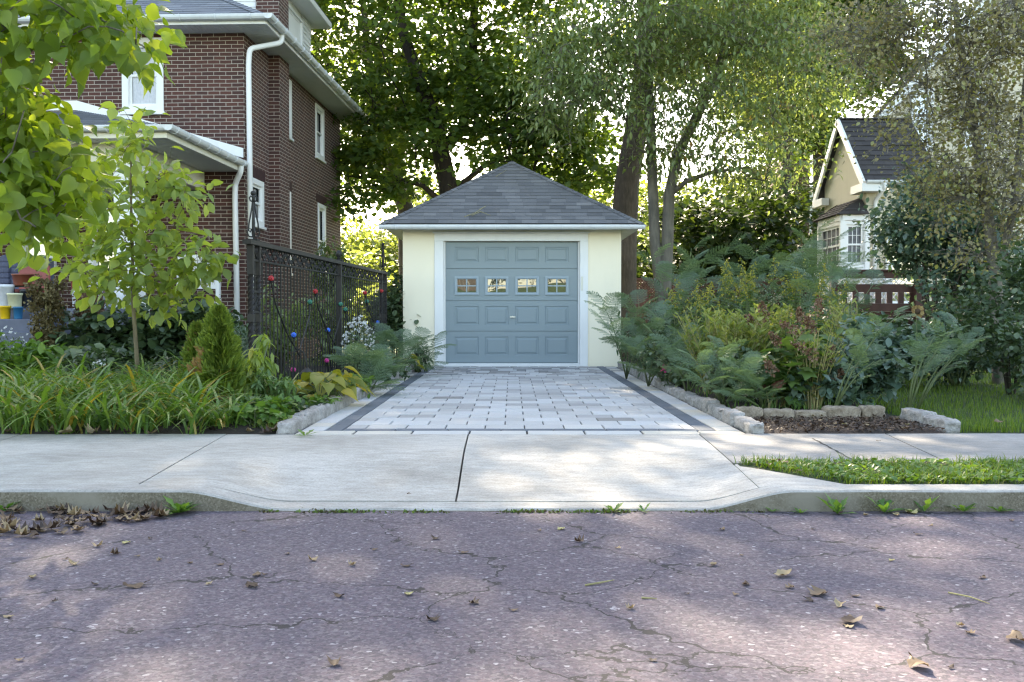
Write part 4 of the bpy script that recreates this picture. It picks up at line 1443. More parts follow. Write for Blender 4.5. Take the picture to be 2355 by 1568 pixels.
# stand carrying the red pots
t = thing("plant_stand", HM @ Vector((HF(52, 690, py + .25).x, py + .24, F1)), "low dark stand carrying a dull red planter on the porch", "stand")
b = MB()
for x in (-.16, .16):
    for y in (-.04, .04): b.box(x - .02, x + .02, y - .02, y + .02, 0, HF(52, 660, py + .24).z - F1)
b.box(-.22, .22, -.055, .055, HF(52, 660, py + .24).z - F1, HF(52, 657, py + .24).z - F1)
b.build("stand_frame", M['iron'], t)
pots.append(pot(30, 75, 630, 657, py + .24, HF(52, 657, py + .24).z, 'terra', "wide reddish planter with trailing seedlings on a dark stand"))
t = thing("porch_chair", HM @ Vector((HF(55, 690, py + .55).x, py + .75, fl)), "dull red porch chair behind the reddish planter", "chair")
zc = HF(55, 608, py + .6).z - fl
b = MB(); b.box(-.24, .24, .1, .15, .35, zc, ); b.build("backrest", PM['red'], t, bevel=.03, seg=3)
b = MB(); b.box(-.25, .25, -.35, .12, .36, .41); b.build("seat", PM['red'], t, bevel=.01)
for x in (-.22, .22):
    for y in (-.32, .1):
        b = MB(); b.box(x - .02, x + .02, y - .02, y + .02, 0, .36); b.build("leg", PM['red'], t)
t = thing("porch_sofa", HM @ Vector((HF(5, 640, py + 1.4).x, py + 1.5, fl)), "blue grey quilted seat back on the porch at the picture's edge", "sofa")
zs_ = HF(5, 592, py + 1.4).z - fl
b = MB()
for i in range(8):
    for j in range(5):
        b.sphere((-.75 + i * .19, 0, .5 + j * (zs_ - .5) / 5 + .06), .10, 8, 5, sz=.8)
b.box(-.9, .68, -.02, .2, .1, zs_)
b.build("backrest", plain("blue_grey_quilt", (.10, .11, .17), .9), t, smooth=False)
b = MB(); b.box(-.9, .68, -.5, -.03, .1, .42); b.build("seat", plain("blue_grey_seat", (.09, .10, .15), .9), t, bevel=.03)

# ================================================================== PLANTS
def leafT(rows, fold=.12, droop=.12, cup=0.0):
    "rows: half widths at equal steps from base to tip"
    n = len(rows) - 1
    V, F = [], []
    for i, w_ in enumerate(rows):
        t = i / n
        z = -droop * t * t
        V += [(-w_, t, z + fold * w_ * 2 + cup * math.sin(t * 9)), (0, t, z), (w_, t, z + fold * w_ * 2 - cup * math.sin(t * 9))]
    for i in range(n):
        a = i * 3
        F += [(a, a + 1, a + 4, a + 3), (a + 1, a + 2, a + 5, a + 4)]
    return np.array(V, float), np.array(F)
T_FAR = (np.array([(0, 0, 0), (.34, .45, .10), (0, 1, -.08), (-.34, .45, .10)], float), np.array([(0, 1, 2, 3)]))
T_MAPLE = (np.array([(0, 0, 0), (.5, .30, .06), (.36, .62, .0), (0, 1, -.12), (-.36, .62, .0), (-.5, .30, .06), (0, .45, -.04)], float), np.array([(0, 1, 2, 6), (6, 2, 3, 3), (0, 6, 4, 5), (6, 3, 4, 4)]))
T_MAPLE = (T_MAPLE[0], np.array([(0, 1, 2, 6), (2, 3, 4, 6), (4, 5, 0, 6)]))
T_LANCE = leafT((.02, .15, .13, .0), .15, .22)
T_OVAL = leafT((.03, .26, .34, .24, .0), .14, .18)
T_HEART = leafT((.13, .33, .38, .32, .20, .07, .0), .15, .34, .012)
T_CHERRY = leafT((.02, .17, .20, .12, .0), .15, .25)
T_ROUND = leafT((.12, .40, .46, .36, .0), .10, .12)
T_STRAP = leafT((.05, .06, .055, .045, .03, 0), .25, .0)
T_NEEDLE = leafT((.04, .05, 0), .0, .05)
T_LOBED = (np.array([(0, 0, 0), (.22, .12, .03), (.52, .28, .02), (.30, .40, .03), (.50, .66, -.03), (.22, .70, 0), (0, 1, -.12), (-.22, .70, 0), (-.50, .66, -.03), (-.30, .40, .03), (-.52, .28, .02), (-.22, .12, .03), (0, .4, -.03), (0, .7, -.06)], float),
           np.array([(0, 1, 2, 3), (0, 3, 12, 12), (12, 3, 4, 5), (12, 5, 13, 13), (13, 5, 6, 6), (0, 9, 10, 11), (0, 12, 9, 9), (12, 7, 8, 9), (12, 13, 7, 7), (13, 6, 7, 7)]))

def unit(a):
    return a / np.maximum(np.linalg.norm(a, axis=-1, keepdims=True), 1e-9)

class Fol:
    def __init__(s): s.V, s.F, s.C, s.n = [], [], [], 0
    def add(s, T, P, D, N, S, C):
        P = np.atleast_2d(np.asarray(P, float)); n = len(P)
        if n == 0: return s
        D = unit(np.broadcast_to(np.asarray(D, float), (n, 3)) + 1e-6)
        N = np.broadcast_to(np.asarray(N, float), (n, 3))
        X = unit(np.cross(D, N) + 1e-7); Z = np.cross(X, D)
        S = np.broadcast_to(np.asarray(S, float), (n,))[:, None, None]
        v = T[0]
        W_ = P[:, None, :] + S * (X[:, None, :] * v[None, :, 0:1] + D[:, None, :] * v[None, :, 1:2] + Z[:, None, :] * v[None, :, 2:3])
        k = len(v)
        F = (T[1][None] + (np.arange(n) * k)[:, None, None] + s.n).reshape(-1, T[1].shape[1])
        C = np.broadcast_to(np.asarray(C, float), (n,))
        s.V.append(W_.reshape(-1, 3)); s.F.append(F); s.C.append(np.repeat(C, len(T[1]))); s.n += n * k
        return s
    def build(s, name, mat, parent=None):
        V = np.concatenate(s.V)
        F = np.concatenate(s.F); C = np.concatenate(s.C)
        tri = F[:, 2] == F[:, 3]
        polys, cols = [], []
        if (~tri).any(): polys.append(F[~tri]); cols.append(C[~tri])
        if tri.any(): polys.append(F[tri][:, :3]); cols.append(C[tri])
        return mesh_np(name, V, polys, mat, parent, cols)

def rdir(r, n, down=0.0, flat=1.0):
    d = r.normal(0, 1, (n, 3)); d = unit(d); d[:, 2] = d[:, 2] * flat - down
    return unit(d)

def ellipsoids(r, specs, shell=2.2):
    out = []
    for (cx, cy_, cz, rx, ry_, rz_, n) in specs:
        d = unit(r.normal(0, 1, (n, 3))); q = r.random((n, 1)) ** (1 / shell)
        out.append(d * q * np.array([rx, ry_, rz_]) + np.array([cx, cy_, cz]))
    return np.concatenate(out)

def skeleton(r, stems, C, tip=.010, exp=2.3, wob=.12, up=.25, maxr=None):
    """branches from the stems (polylines with radii) to the clump centres C; returns tubes as (points, radii)"""
    P, par, fixed = [], [], []
    tubes = []
    for pts, rad in stems:
        pts = [np.array(p, float) for p in pts]
        idx = []
        for i, p in enumerate(pts):
            if i:
                q = pts[i - 1]; L = np.linalg.norm(p - q); m = max(1, int(L / .35))
                for j in range(1, m + 1):
                    t = j / m
                    P.append(q + (p - q) * t); par.append(len(P) - 2); fixed.append(rad[i - 1] + (rad[i] - rad[i - 1]) * t); idx.append(len(P) - 1)
            else:
                P.append(p); par.append(-1); fixed.append(rad[0]); idx.append(len(P) - 1)
        tubes.append(idx)
    nst = len(P)
    start = np.array(P[:nst])
    order = np.argsort([np.min(np.linalg.norm(start - c, axis=1)) for c in C])
    kids_r = {}
    paths = []
    A = np.array(P)
    for ci in order:
        c = C[ci]
        d = A - c
        dist = np.linalg.norm(d, axis=1)
        hz = np.linalg.norm(d[:, :2], axis=1)
        cost = dist + 1.2 * np.maximum(0, A[:, 2] - c[2] + .25 * hz)
        j = int(np.argmin(cost))
        p0 = A[j]; L = np.linalg.norm(c - p0)
        m = max(2, int(L / .45))
        new = []
        path = [j]
        for k in range(1, m + 1):
            t = k / m
            p = p0 + (c - p0) * t
            p = p + np.array([0, 0, up * L * .35 * math.sin(math.pi * t)]) * (1 - t * .3) + (r.normal(0, wob * L / m, 3) if k < m else 0)
            P.append(p); par.append(path[-1]); fixed.append(None); path.append(len(P) - 1); new.append(p)
        A = np.vstack([A, new])
        paths.append(path)
    n = len(P)
    acc = [0.0] * n
    rad = [0.0] * n
    ch = [0] * n
    for i in range(n - 1, -1, -1):
        rr = max(tip, acc[i] ** (1 / exp)) if acc[i] > 0 else tip
        rad[i] = fixed[i] if fixed[i] is not None else rr
        if par[i] >= 0: acc[par[i]] += rr ** exp
    out = [([P[i] for i in t], [rad[i] for i in t]) for t in tubes]
    for p in paths:
        rr = [rad[i] for i in p]
        rr[0] = min(rr[0], rr[1] * 1.3)
        out.append(([P[i] for i in p], rr))
    return out

def tubes_mesh(name, tubes, mat, parent, k=6, kbig=12):
    b = MB()
    for pts, rad in tubes:
        b.tube(pts, rad, kbig if max(rad) > .08 else k if max(rad) > .02 else 4)
    return b.build(name, mat, parent, smooth=True)

def tree(name, label, cat, base, stems, C, per, spread, flat, T, size, lmat, bmat, seed, group=None, tip=.010, down=.35, up=.25, wob=.12, twigs=0, colbias=None, normal_up=.7, exp=2.3, crown="crown", jit=.35):
    r = np.random.default_rng(seed)
    base = np.array(base, float)
    root = thing(name, tuple(base), label, cat, group)
    tb = skeleton(r, stems, C, tip, exp, wob, up)
    fo = Fol()
    n = len(C) * per
    ci = np.repeat(np.arange(len(C)), per)
    off = r.normal(0, 1, (n, 3)) * np.array([spread, spread, spread * flat])
    Pp = C[ci] + off
    if twigs:
        for c in range(len(C)):
            sel = r.choice(np.arange(c * per, (c + 1) * per), min(twigs, per), replace=False)
            for s_ in sel:
                q = Pp[s_]; mid = (C[c] + q) / 2 + r.normal(0, spread * .12, 3)
                tb.append(([C[c], mid, q], [tip * .8, tip * .6, tip * .35]))
    D = rdir(r, n, down) + unit(off) * .7
    N = rdir(r, n) * (1 - normal_up) + np.array([0, 0, normal_up])
    clum = r.random(len(C))
    col = np.clip(.55 * r.random(n) + .45 * clum[ci] + (colbias(Pp) if colbias else 0), 0, 1)
    fo.add(T, Pp - base, D, N, size * (1 + jit * r.uniform(-1, 1, n)), col)
    tubes_mesh("trunk", [([p - base for p in pts], rr) for pts, rr in tb], bmat, root)
    fo.build(crown, lmat, root)
    return root

# leaf colours
L_MAPLE = leafmat("maple_leaf", [(0, (.044, .080, .028)), (.5, (.076, .124, .036)), (.85, (.115, .165, .044)), (1, (.17, .20, .05))], .5, .45, 2.1, (1.15, 1.1, .35))
L_CHERRY = leafmat("cherry_leaf", [(0, (.095, .135, .05)), (.5, (.15, .20, .075)), (.86, (.21, .255, .095)), (.95, (.19, .17, .045)), (1, (.30, .15, .04))], .34, .4, 1.9, (1.05, 1.03, .55), .5)
L_FAR = leafmat("sunlit_far_leaf", [(0, (.09, .12, .035)), (.5, (.16, .20, .06)), (1, (.26, .29, .10))], .5, .5, 2.2, (1.1, 1.05, .55))  # lightened and paler, overexposed sunlight put into the leaf colour
L_UNDER = leafmat('shaded_shrub_leaf', [(0, (.018, .036, .012)), (.6, (.034, .060, .018)), (1, (.07, .10, .026))], .28, .5, 1.6, (1.1, 1.05, .4))  # darker leaf copy, shade under the trees put into the colour
L_GOLD = leafmat("brown_olive_leaf", [(0, (.12, .13, .085)), (.25, (.19, .175, .11)), (.5, (.25, .215, .11)), (.7, (.27, .27, .12)), (.85, (.25, .28, .10)), (1, (.46, .37, .09))], .38, .42, 1.6, (1.05, 1.0, .55), .5)
L_BLUE = leafmat("blue_green_leaf", [(0, (.055, .10, .072)), (.6, (.115, .18, .135)), (1, (.21, .28, .22))], .25, .35, 1.6, (1, 1.05, .5), .6)
L_CATALPA = leafmat("large_heart_leaf", [(0, (.085, .145, .030)), (.5, (.135, .205, .040)), (1, (.21, .275, .055))], .55, .42, 2.0, (1.15, 1.05, .28), .4)
L_SAP = leafmat("sapling_leaf", [(0, (.17, .24, .085)), (.5, (.24, .315, .105)), (.9, (.32, .37, .11)), (1, (.45, .36, .10))], .48, .45, 1.8, (1.1, 1.05, .3))
L_DARK = leafmat("dark_round_leaf", [(0, (.032, .060, .030)), (.6, (.068, .108, .052)), (.9, (.11, .155, .085)), (1, (.11, .12, .07))], .25, .4, 1.7, (1, 1.05, .45), .5)
L_FERN = leafmat("mimosa_leaflet", [(0, (.075, .13, .085)), (.6, (.125, .19, .12)), (1, (.20, .27, .14))], .35, .5, 1.7, (1.05, 1.05, .45), .5)
L_BLADE = leafmat("daylily_blade", [(0, (.075, .155, .036)), (.6, (.12, .215, .045)), (.85, (.17, .25, .055)), (.90, (.30, .24, .05)), (1, (.42, .28, .07))], .35, .4, 1.7, (1.1, 1.05, .35), .5)
L_GRASS = leafmat("grass_blade", [(0, (.055, .105, .018)), (.6, (.10, .175, .028)), (.9, (.17, .225, .045)), (1, (.24, .22, .08))], .4, .5, 1.7, (1.1, 1.05, .35))
L_ARB = leafmat("arborvitae_spray", [(0, (.075, .13, .02)), (.5, (.15, .215, .034)), (.85, (.23, .285, .05)), (.9, (.20, .13, .055)), (1, (.33, .20, .09))], .3, .6, 1.5, (1.1, 1.05, .4))
L_HOSTA = leafmat("hosta_leaf", [(0, (.07, .12, .06)), (.5, (.12, .18, .09)), (1, (.25, .30, .17))], .35, .4, 1.6, (1.05, 1.05, .5))
L_YEL = leafmat("yellowed_leaf", [(0, (.10, .14, .03)), (.5, (.22, .23, .04)), (1, (.38, .31, .05))], .4, .45, 1.5, (1.1, 1.0, .3))
L_ROD = leafmat("goldenrod_leaf", [(0, (.075, .14, .05)), (.7, (.12, .20, .07)), (1, (.18, .25, .085))], .35, .5, 1.6, (1.05, 1.05, .4))
L_PLUME = leafmat("goldenrod_plume", [(0, (.20, .22, .05)), (.5, (.30, .29, .05)), (1, (.42, .36, .07))], .25, .7, 1.3)
L_STRAW = leafmat("straw_green_leaf", [(0, (.13, .18, .045)), (.5, (.22, .26, .07)), (1, (.36, .35, .12))], .35, .5, 1.5, (1.1, 1.05, .4))
L_OAK = leafmat("oakleaf_hydrangea_leaf", [(0, (.060, .12, .038)), (.6, (.105, .175, .05)), (.85, (.11, .155, .04)), (1, (.20, .07, .06))], .35, .45, 1.7, (1.1, 1.05, .4))
L_DRY = leafmat("dried_flower_petal", [(0, (.10, .048, .026)), (.5, (.19, .105, .062)), (1, (.33, .23, .16))], .2, .8, 1.2, (1, .9, .7))
L_DRYG = leafmat("dried_olive_flower", [(0, (.09, .065, .028)), (.5, (.16, .125, .055)), (1, (.24, .20, .10))], .2, .8, 1.2, (1, .9, .7))
L_WHITE = leafmat("white_petal", [(0, (.55, .56, .55)), (1, (.78, .78, .76))], .3, .6, 1.1, (1, 1, 1))
L_PINK = leafmat("magenta_petal", [(0, (.45, .03, .12)), (1, (.62, .06, .22))], .3, .6, 1.1, (1, .8, .9))
L_SUN = leafmat("sunflower_petal", [(0, (.26, .14, .05)), (1, (.44, .32, .13))], .3, .6, 1.2, (1, .95, .7))
L_LEAF = leafmat("fallen_leaf", [(0, (.045, .028, .020)), (.3, (.10, .062, .040)), (.6, (.21, .145, .085)), (.85, (.33, .25, .14)), (.95, (.42, .38, .16)), (1, (.30, .07, .045))], .12, .6, 1.2, (1, .9, .7))
L_WEED = leafmat("weed_leaf", [(0, (.07, .15, .036)), (.6, (.11, .205, .045)), (1, (.17, .27, .07))], .35, .45, 1.6, (1.1, 1.05, .35))

L_MOSS = leafmat('kerb_moss_tuft', [(0, (.06, .05, .03)), (.4, (.09, .085, .035)), (.6, (.08, .13, .03)), (1, (.13, .20, .04))], .2, .6, 1.4)

def px_stem(pts, rad):
    return ([tuple(W(a, c, d)) for a, c, d in pts], rad)

# ------------------------------------------------------------------ trees behind the garage
r_ = np.random.default_rng(3)
Cm = ellipsoids(r_, [(-1.5, 26, 8.0, 3.9, 3.2, 4.4, 100), (-2.6, 25.6, 7.0, 3.0, 2.4, 3.4, 46), (0.6, 25.5, 7.4, 2.6, 2.2, 3.4, 46), (-1.2, 26.5, 14.0, 5.2, 4.0, 5.4, 205), (1.5, 25.5, 4.9, 1.9, 1.2, 1.2, 34), (0.4, 25.2, 6.2, 1.8, 1.2, 1.2, 22), (-3.4, 25.3, 6.0, 1.4, 1.0, 1.2, 14), (-4.3, 25.5, 4.6, 1.5, 1.2, 1.4, 16)])
st = px_stem([(1033, 700, 26), (1033, 440, 26), (1012, 345, 26), (1002, 280, 26), (962, 180, 26), (925, 70, 26), (905, -80, 26), (925, -330, 26)], [.30, .26, .22, .19, .16, .14, .11, .05])
st2 = px_stem([(1012, 345, 26), (1062, 300, 26.2), (1085, 180, 26.5), (1090, 20, 26.6), (1110, -220, 27)], [.17, .15, .13, .11, .05])
st3 = px_stem([(1033, 440, 26), (1072, 415, 25.8), (1120, 375, 25.2), (1210, 350, 24.8)], [.10, .08, .06, .03])
st4 = px_stem([(1022, 470, 26), (970, 425, 25.8), (900, 410, 25.6), (800, 405, 25.4)], [.09, .07, .05, .025])
tree("maple_tree", "dark green maple with forked black limbs directly behind the garage roof", "tree", (st[0][0][0], 26, .1), [st, st2, st3, st4], Cm, 100, .34, .5, T_MAPLE, .145, L_MAPLE, M['bark_dark'], 31, down=.25, tip=.012)

r_ = np.random.default_rng(4)
C2 = ellipsoids(r_, [(-4.0, 31, 7.6, 2.3, 2.0, 2.8, 60), (-6.0, 31, 12, 3.2, 3, 4, 80)])
st = px_stem([(940, 690, 30), (932, 480, 30), (905, 400, 30), (880, 320, 30), (855, 210, 30), (840, 60, 30), (820, -150, 30)], [.28, .25, .22, .19, .15, .10, .06])
st2 = px_stem([(915, 430, 30), (918, 330, 30.3), (925, 220, 30.6)], [.16, .12, .06])
tree("leaning_tree", "pale leaning tree trunk with fork between brick house and garage", "tree", (st[0][0][0], 30, .1), [st, st2], C2, 130, .45, .5, T_MAPLE, .14, L_MAPLE, M['bark'], 32, tip=.014)

r_ = np.random.default_rng(5)
C3 = ellipsoids(r_, [(3.6, 24, 15.5, 4.8, 4.0, 5.2, 220), (3.0, 23.5, 10.2, 2.6, 2.2, 1.8, 24)])
st = px_stem([(1432, 860, 23), (1432, 700, 23), (1434, 560, 23), (1440, 430, 23), (1460, 310, 23), (1478, 190, 23), (1486, 60, 23), (1500, -200, 23.3), (1510, -420, 23.6)], [.36, .31, .30, .285, .26, .24, .22, .18, .08])
st2 = px_stem([(1478, 190, 23), (1520, 90, 23.3), (1590, -30, 23.6), (1640, -220, 24)], [.15, .13, .11, .05])
tree("broad_trunk_tree", "thick furrowed brown trunk rising behind the garage roof's right end", "tree", (st[0][0][0], 23, .1), [st, st2], C3, 140, .5, .5, T_MAPLE, .14, L_MAPLE, M['bark_big'], 33, tip=.014)

r_ = np.random.default_rng(6)
def pxc(r, specs):
    out = []
    for (a, c, d, rx, rd, ry_, n) in specs:
        q = W(a, c, d); s_ = d / FPX
        u = unit(r.normal(0, 1, (n, 3))) * r.random((n, 1)) ** (1 / 2.2)
        out.append(np.array(q) + u * np.array([rx * s_, rd, ry_ * s_]))
    return np.concatenate(out)
C4 = pxc(r_, [(1560, 140, 20, 330, 1.8, 230, 120), (1420, 130, 19.6, 230, 1.4, 190, 55), (1330, 240, 19.2, 130, 1.0, 100, 22), (1760, 170, 20, 190, 1.5, 210, 60), (1560, 330, 19.6, 120, 1.0, 70, 14), (1740, 370, 19.6, 130, 1, 55, 16), (1600, -220, 20.5, 420, 2.4, 220, 110)])
s1 = px_stem([(1526, 860, 20.5), (1524, 690, 20.5), (1506, 560, 20.5), (1500, 420, 20.5), (1496, 300, 20.5), (1488, 150, 20.5), (1500, -60, 20.5), (1510, -260, 20.6)], [.16, .14, .115, .105, .10, .085, .06, .03])
s2 = px_stem([(1526, 700, 20.5), (1534, 560, 20.45), (1538, 450, 20.4), (1560, 350, 20.3), (1610, 250, 20.2), (1650, 160, 20.2), (1690, 20, 20.3), (1720, -200, 20.5)], [.14, .125, .115, .10, .095, .08, .06, .03])
s3 = px_stem([(1538, 450, 20.4), (1580, 415, 20.2), (1640, 395, 20.0), (1720, 385, 19.8)], [.06, .05, .04, .02])
tree("twin_trunk_cherry", "twin stemmed grey barked tree with narrow light green leaves right of the garage", "tree", (s1[0][0][0], 20.5, .1), [s1, s2, s3], C4, 74, .31, .6, T_CHERRY, .12, L_CHERRY, M['bark_grey'], 34, down=.5, tip=.007, twigs=5)

r_ = np.random.default_rng(8)
C5 = pxc(r_, [(1820, 60, 32, 170, 2.5, 190, 60), (1900, 200, 31, 130, 2, 90, 24), (1740, 260, 31.5, 90, 2, 80, 16), (1840, -260, 32, 260, 4, 200, 90), (1575, 40, 31.5, 160, 2, 160, 50)])  # last clump is added to keep the sun off the tan gable
st = px_stem([(1800, 700, 32), (1803, 470, 32), (1812, 330, 32), (1826, 160, 32), (1830, -40, 32), (1835, -300, 32)], [.21, .18, .155, .135, .10, .05])
tree("slender_tree", "slender dark trunk left of the tan gable, far behind the garden", "tree", (st[0][0][0], 32, .1), [st], C5, 120, .5, .5, T_MAPLE, .15, L_CHERRY, M['bark'], 35, tip=.014)

# tall trees added behind the houses to shade the street
for i, (x, y, h, rr, lab) in enumerate(((-9.5, 31, 20, 5.0, "tall leafy tree added behind the brick house to shade the street"), (-15, 27, 20, 5.0, "tall leafy tree beyond the far side of the brick house"), (12.5, 41, 19, 4.6, "tall leafy tree added behind the tan stucco house for shade"))):
    r_ = np.random.default_rng(50 + i)
    C_ = ellipsoids(r_, [(x, y, h * .68, rr, rr, h * .32, 240)])
    tree("added_shade_tree", lab, "tree", (x, y, .1), [([(x, y, .1), (x + .2, y, h * .3), (x, y, h * .55), (x + .1, y, h * .85)], [.4, .33, .25, .08])], C_, 150, .55, .5, T_MAPLE, .19, L_MAPLE, M['bark'], 60 + i, tip=.016)

# sunlit trees far behind
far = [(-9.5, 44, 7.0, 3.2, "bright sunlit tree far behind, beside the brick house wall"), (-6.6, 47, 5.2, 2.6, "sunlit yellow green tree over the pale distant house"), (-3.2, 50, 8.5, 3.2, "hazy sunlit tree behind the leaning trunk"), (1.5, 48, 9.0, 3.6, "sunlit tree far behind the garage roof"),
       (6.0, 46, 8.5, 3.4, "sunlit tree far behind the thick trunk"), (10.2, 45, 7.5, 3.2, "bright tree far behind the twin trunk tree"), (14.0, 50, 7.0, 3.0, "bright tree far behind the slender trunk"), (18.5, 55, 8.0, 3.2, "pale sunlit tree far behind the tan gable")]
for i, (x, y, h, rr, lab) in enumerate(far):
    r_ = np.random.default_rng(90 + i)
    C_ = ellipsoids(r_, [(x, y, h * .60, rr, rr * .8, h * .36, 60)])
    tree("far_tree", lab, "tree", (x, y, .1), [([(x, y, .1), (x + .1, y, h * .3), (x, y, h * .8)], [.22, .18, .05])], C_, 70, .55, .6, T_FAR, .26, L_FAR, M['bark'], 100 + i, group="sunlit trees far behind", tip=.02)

def bush(name, label, cat, base, rx, ry_, h, n, T, size, lmat, smat, seed, nst=9, down=.2, shell=2.5, z0=.08, group=None, up=.75, flat=1.0, sr=.008, colb=0.0, crown="foliage", cl=0, jit=.35, lean=(0, 0)):
    r = np.random.default_rng(seed)
    root = thing(name, tuple(base), label, cat, group)
    b = MB(); tips = []
    for i in range(nst):
        an = 2 * math.pi * i / nst + r.uniform(-.4, .4); q = r.uniform(.35, .9)
        tip = np.array([math.cos(an) * rx * q, math.sin(an) * ry_ * q, h * r.uniform(.55, .92)])
        tip[:2] += np.array(lean) * tip[2] / h
        b.tube([(math.cos(an) * .04, math.sin(an) * .04, -.03), tuple(tip * np.array([.4, .4, .55])), tuple(tip)], [sr * 1.5, sr, sr * .5], 5); tips.append(tip)
    b.build("stems", smat, root, smooth=True)
    d = unit(r.normal(0, 1, (n, 3))); q = r.random((n, 1)) ** (1 / shell)
    P = d * q
    P[:, 2] = P[:, 2] * .5 + .5
    if cl:
        c0 = unit(r.normal(0, 1, (cl, 3))) * r.random((cl, 1)) ** (1 / shell); c0[:, 2] = c0[:, 2] * .5 + .5
        k = r.integers(0, cl, n); P = c0[k] + r.normal(0, .16, (n, 3)) * np.array([1, 1, .6])
        P[:, 2] = np.clip(P[:, 2], .0, 1.1)
    P = P * np.array([rx, ry_, h * (1 - z0)]) + np.array([0, 0, h * z0])
    P[:, :2] += np.array(lean) * (P[:, 2:3] / h)
    D = unit(d * np.array([1, 1, .4])) * .8 + rdir(r, n, down, flat) * .8
    N = rdir(r, n) * (1 - up) + np.array([0, 0, up])
    base_c = .6 * r.random(n) + (.4 * r.random(cl)[k] if cl else .4 * r.random(n)) + colb
    Fol().add(T, P, D, N, size * (1 + jit * r.uniform(-1, 1, n)), np.clip(base_c, 0, 1)).build(crown, lmat, root)
    return root

# understorey behind the garage and the beds
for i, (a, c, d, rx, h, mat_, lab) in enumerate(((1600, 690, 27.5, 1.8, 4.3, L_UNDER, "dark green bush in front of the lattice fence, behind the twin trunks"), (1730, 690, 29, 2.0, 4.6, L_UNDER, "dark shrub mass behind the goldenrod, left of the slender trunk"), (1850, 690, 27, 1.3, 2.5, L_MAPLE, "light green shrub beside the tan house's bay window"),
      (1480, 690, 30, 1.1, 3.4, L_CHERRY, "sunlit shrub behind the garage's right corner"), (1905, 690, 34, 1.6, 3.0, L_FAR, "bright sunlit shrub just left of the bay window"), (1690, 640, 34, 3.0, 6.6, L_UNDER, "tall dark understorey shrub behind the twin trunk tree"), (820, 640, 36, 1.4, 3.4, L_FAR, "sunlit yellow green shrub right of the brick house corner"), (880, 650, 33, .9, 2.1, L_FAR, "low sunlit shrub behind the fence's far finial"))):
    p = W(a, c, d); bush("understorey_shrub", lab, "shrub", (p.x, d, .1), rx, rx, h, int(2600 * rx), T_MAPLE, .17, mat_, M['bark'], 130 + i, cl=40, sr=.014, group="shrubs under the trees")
p = W(908, 760, 18.2)
bush("ivy_hedge", "dark ivy covered hedge squeezed between iron fence and garage wall", "hedge", (p.x - .02, 18.4, .1), .42, .7, 1.72, 2600, T_ROUND, .085, L_DARK, M['bark'], 141, cl=30)
p = W(765, 600, 20)
bush("young_tree", "young green tree behind the iron fence by the brick house wall", "tree", (p.x, 20, .1), .42, .5, 2.45, 1100, T_LANCE, .16, L_CHERRY, M['bark'], 142, cl=24, z0=.45, down=.5)

# golden brown tree at the right
r_ = np.random.default_rng(15)
C6 = pxc(r_, [(2190, 230, 13.5, 250, 1.2, 260, 95), (2290, 420, 13, 160, 1.0, 230, 55), (2060, 110, 14, 150, 1.0, 150, 26), (2300, 40, 13, 130, 1, 110, 30), (1990, 60, 14, 120, 1, 110, 16), (2250, -250, 14, 330, 2.0, 180, 70)])
st = px_stem([(2300, 1000, 13.3), (2296, 760, 13.3), (2285, 600, 13.3), (2262, 440, 13.4), (2235, 260, 13.5), (2200, 60, 13.7), (2180, -200, 14)], [.10, .09, .08, .07, .055, .04, .02])
st2 = px_stem([(2290, 650, 13.3), (2330, 480, 13.1), (2352, 260, 13.2), (2370, 0, 13.4)], [.06, .05, .04, .02])
tree("small_autumn_tree", "small tree with thin brown and olive autumn leaves before the tan house", "tree", (st[0][0][0], 13.3, .1), [st, st2], C6, 66, .23, .8, T_OVAL, .056, L_GOLD, M['bark_grey'], 36, down=.3, tip=.005, twigs=16, normal_up=.45)

# big heart-leaved tree at the left edge
def poly_sample(r, poly, n):
    poly = np.array(poly, float); lo, hi = poly.min(0), poly.max(0); out = []
    while len(out) < n:
        q = lo + r.random(2) * (hi - lo); ins = False; j = len(poly) - 1
        for i in range(len(poly)):
            if (poly[i][1] > q[1]) != (poly[j][1] > q[1]) and q[0] < (poly[j][0] - poly[i][0]) * (q[1] - poly[i][1]) / (poly[j][1] - poly[i][1]) + poly[i][0]: ins = not ins
            j = i
        if ins: out.append(q)
    return np.array(out)
r_ = np.random.default_rng(21)
qa = poly_sample(r_, [(-60, -60), (240, -60), (255, 25), (345, 105), (315, 118), (215, 95), (170, 110), (110, 60), (60, 80), (-60, 150)], 62)
qb = poly_sample(r_, [(-60, 130), (30, 130), (60, 220), (115, 310), (165, 350), (190, 420), (165, 470), (105, 550), (70, 560), (20, 490), (-60, 490)], 100)
C7 = np.array([W(a, c, 7.0 + 1.5 * r_.random() + (.0 if c < 200 else .3)) for a, c in np.vstack([qa, qb])])
C7b = ellipsoids(r_, [(-5.4, 8.6, 6.3, 2.9, 2.8, 1.9, 95)])
C7b = C7b[(C7b[:, 2] > 4.5) | (C7b[:, 0] < -4.6)]
st = ([(-6.1, 8.3, .1), (-6.05, 8.3, 1.2), (-5.9, 8.2, 2.6), (-5.5, 8.2, 4.2), (-5.3, 8.4, 6.0), (-5.2, 8.5, 7.4)], [.15, .13, .12, .10, .07, .03])
root = tree("heart_leaf_tree", "tree with large bright heart shaped leaves overhanging the picture's upper left corner", "tree", (-6.1, 8.3, .1), [st], np.vstack([C7, C7b]), 14, .13, .9, T_HEART, .145, L_CATALPA, M['bark_grey'], 37, down=.75, tip=.006, normal_up=.45, jit=.35)

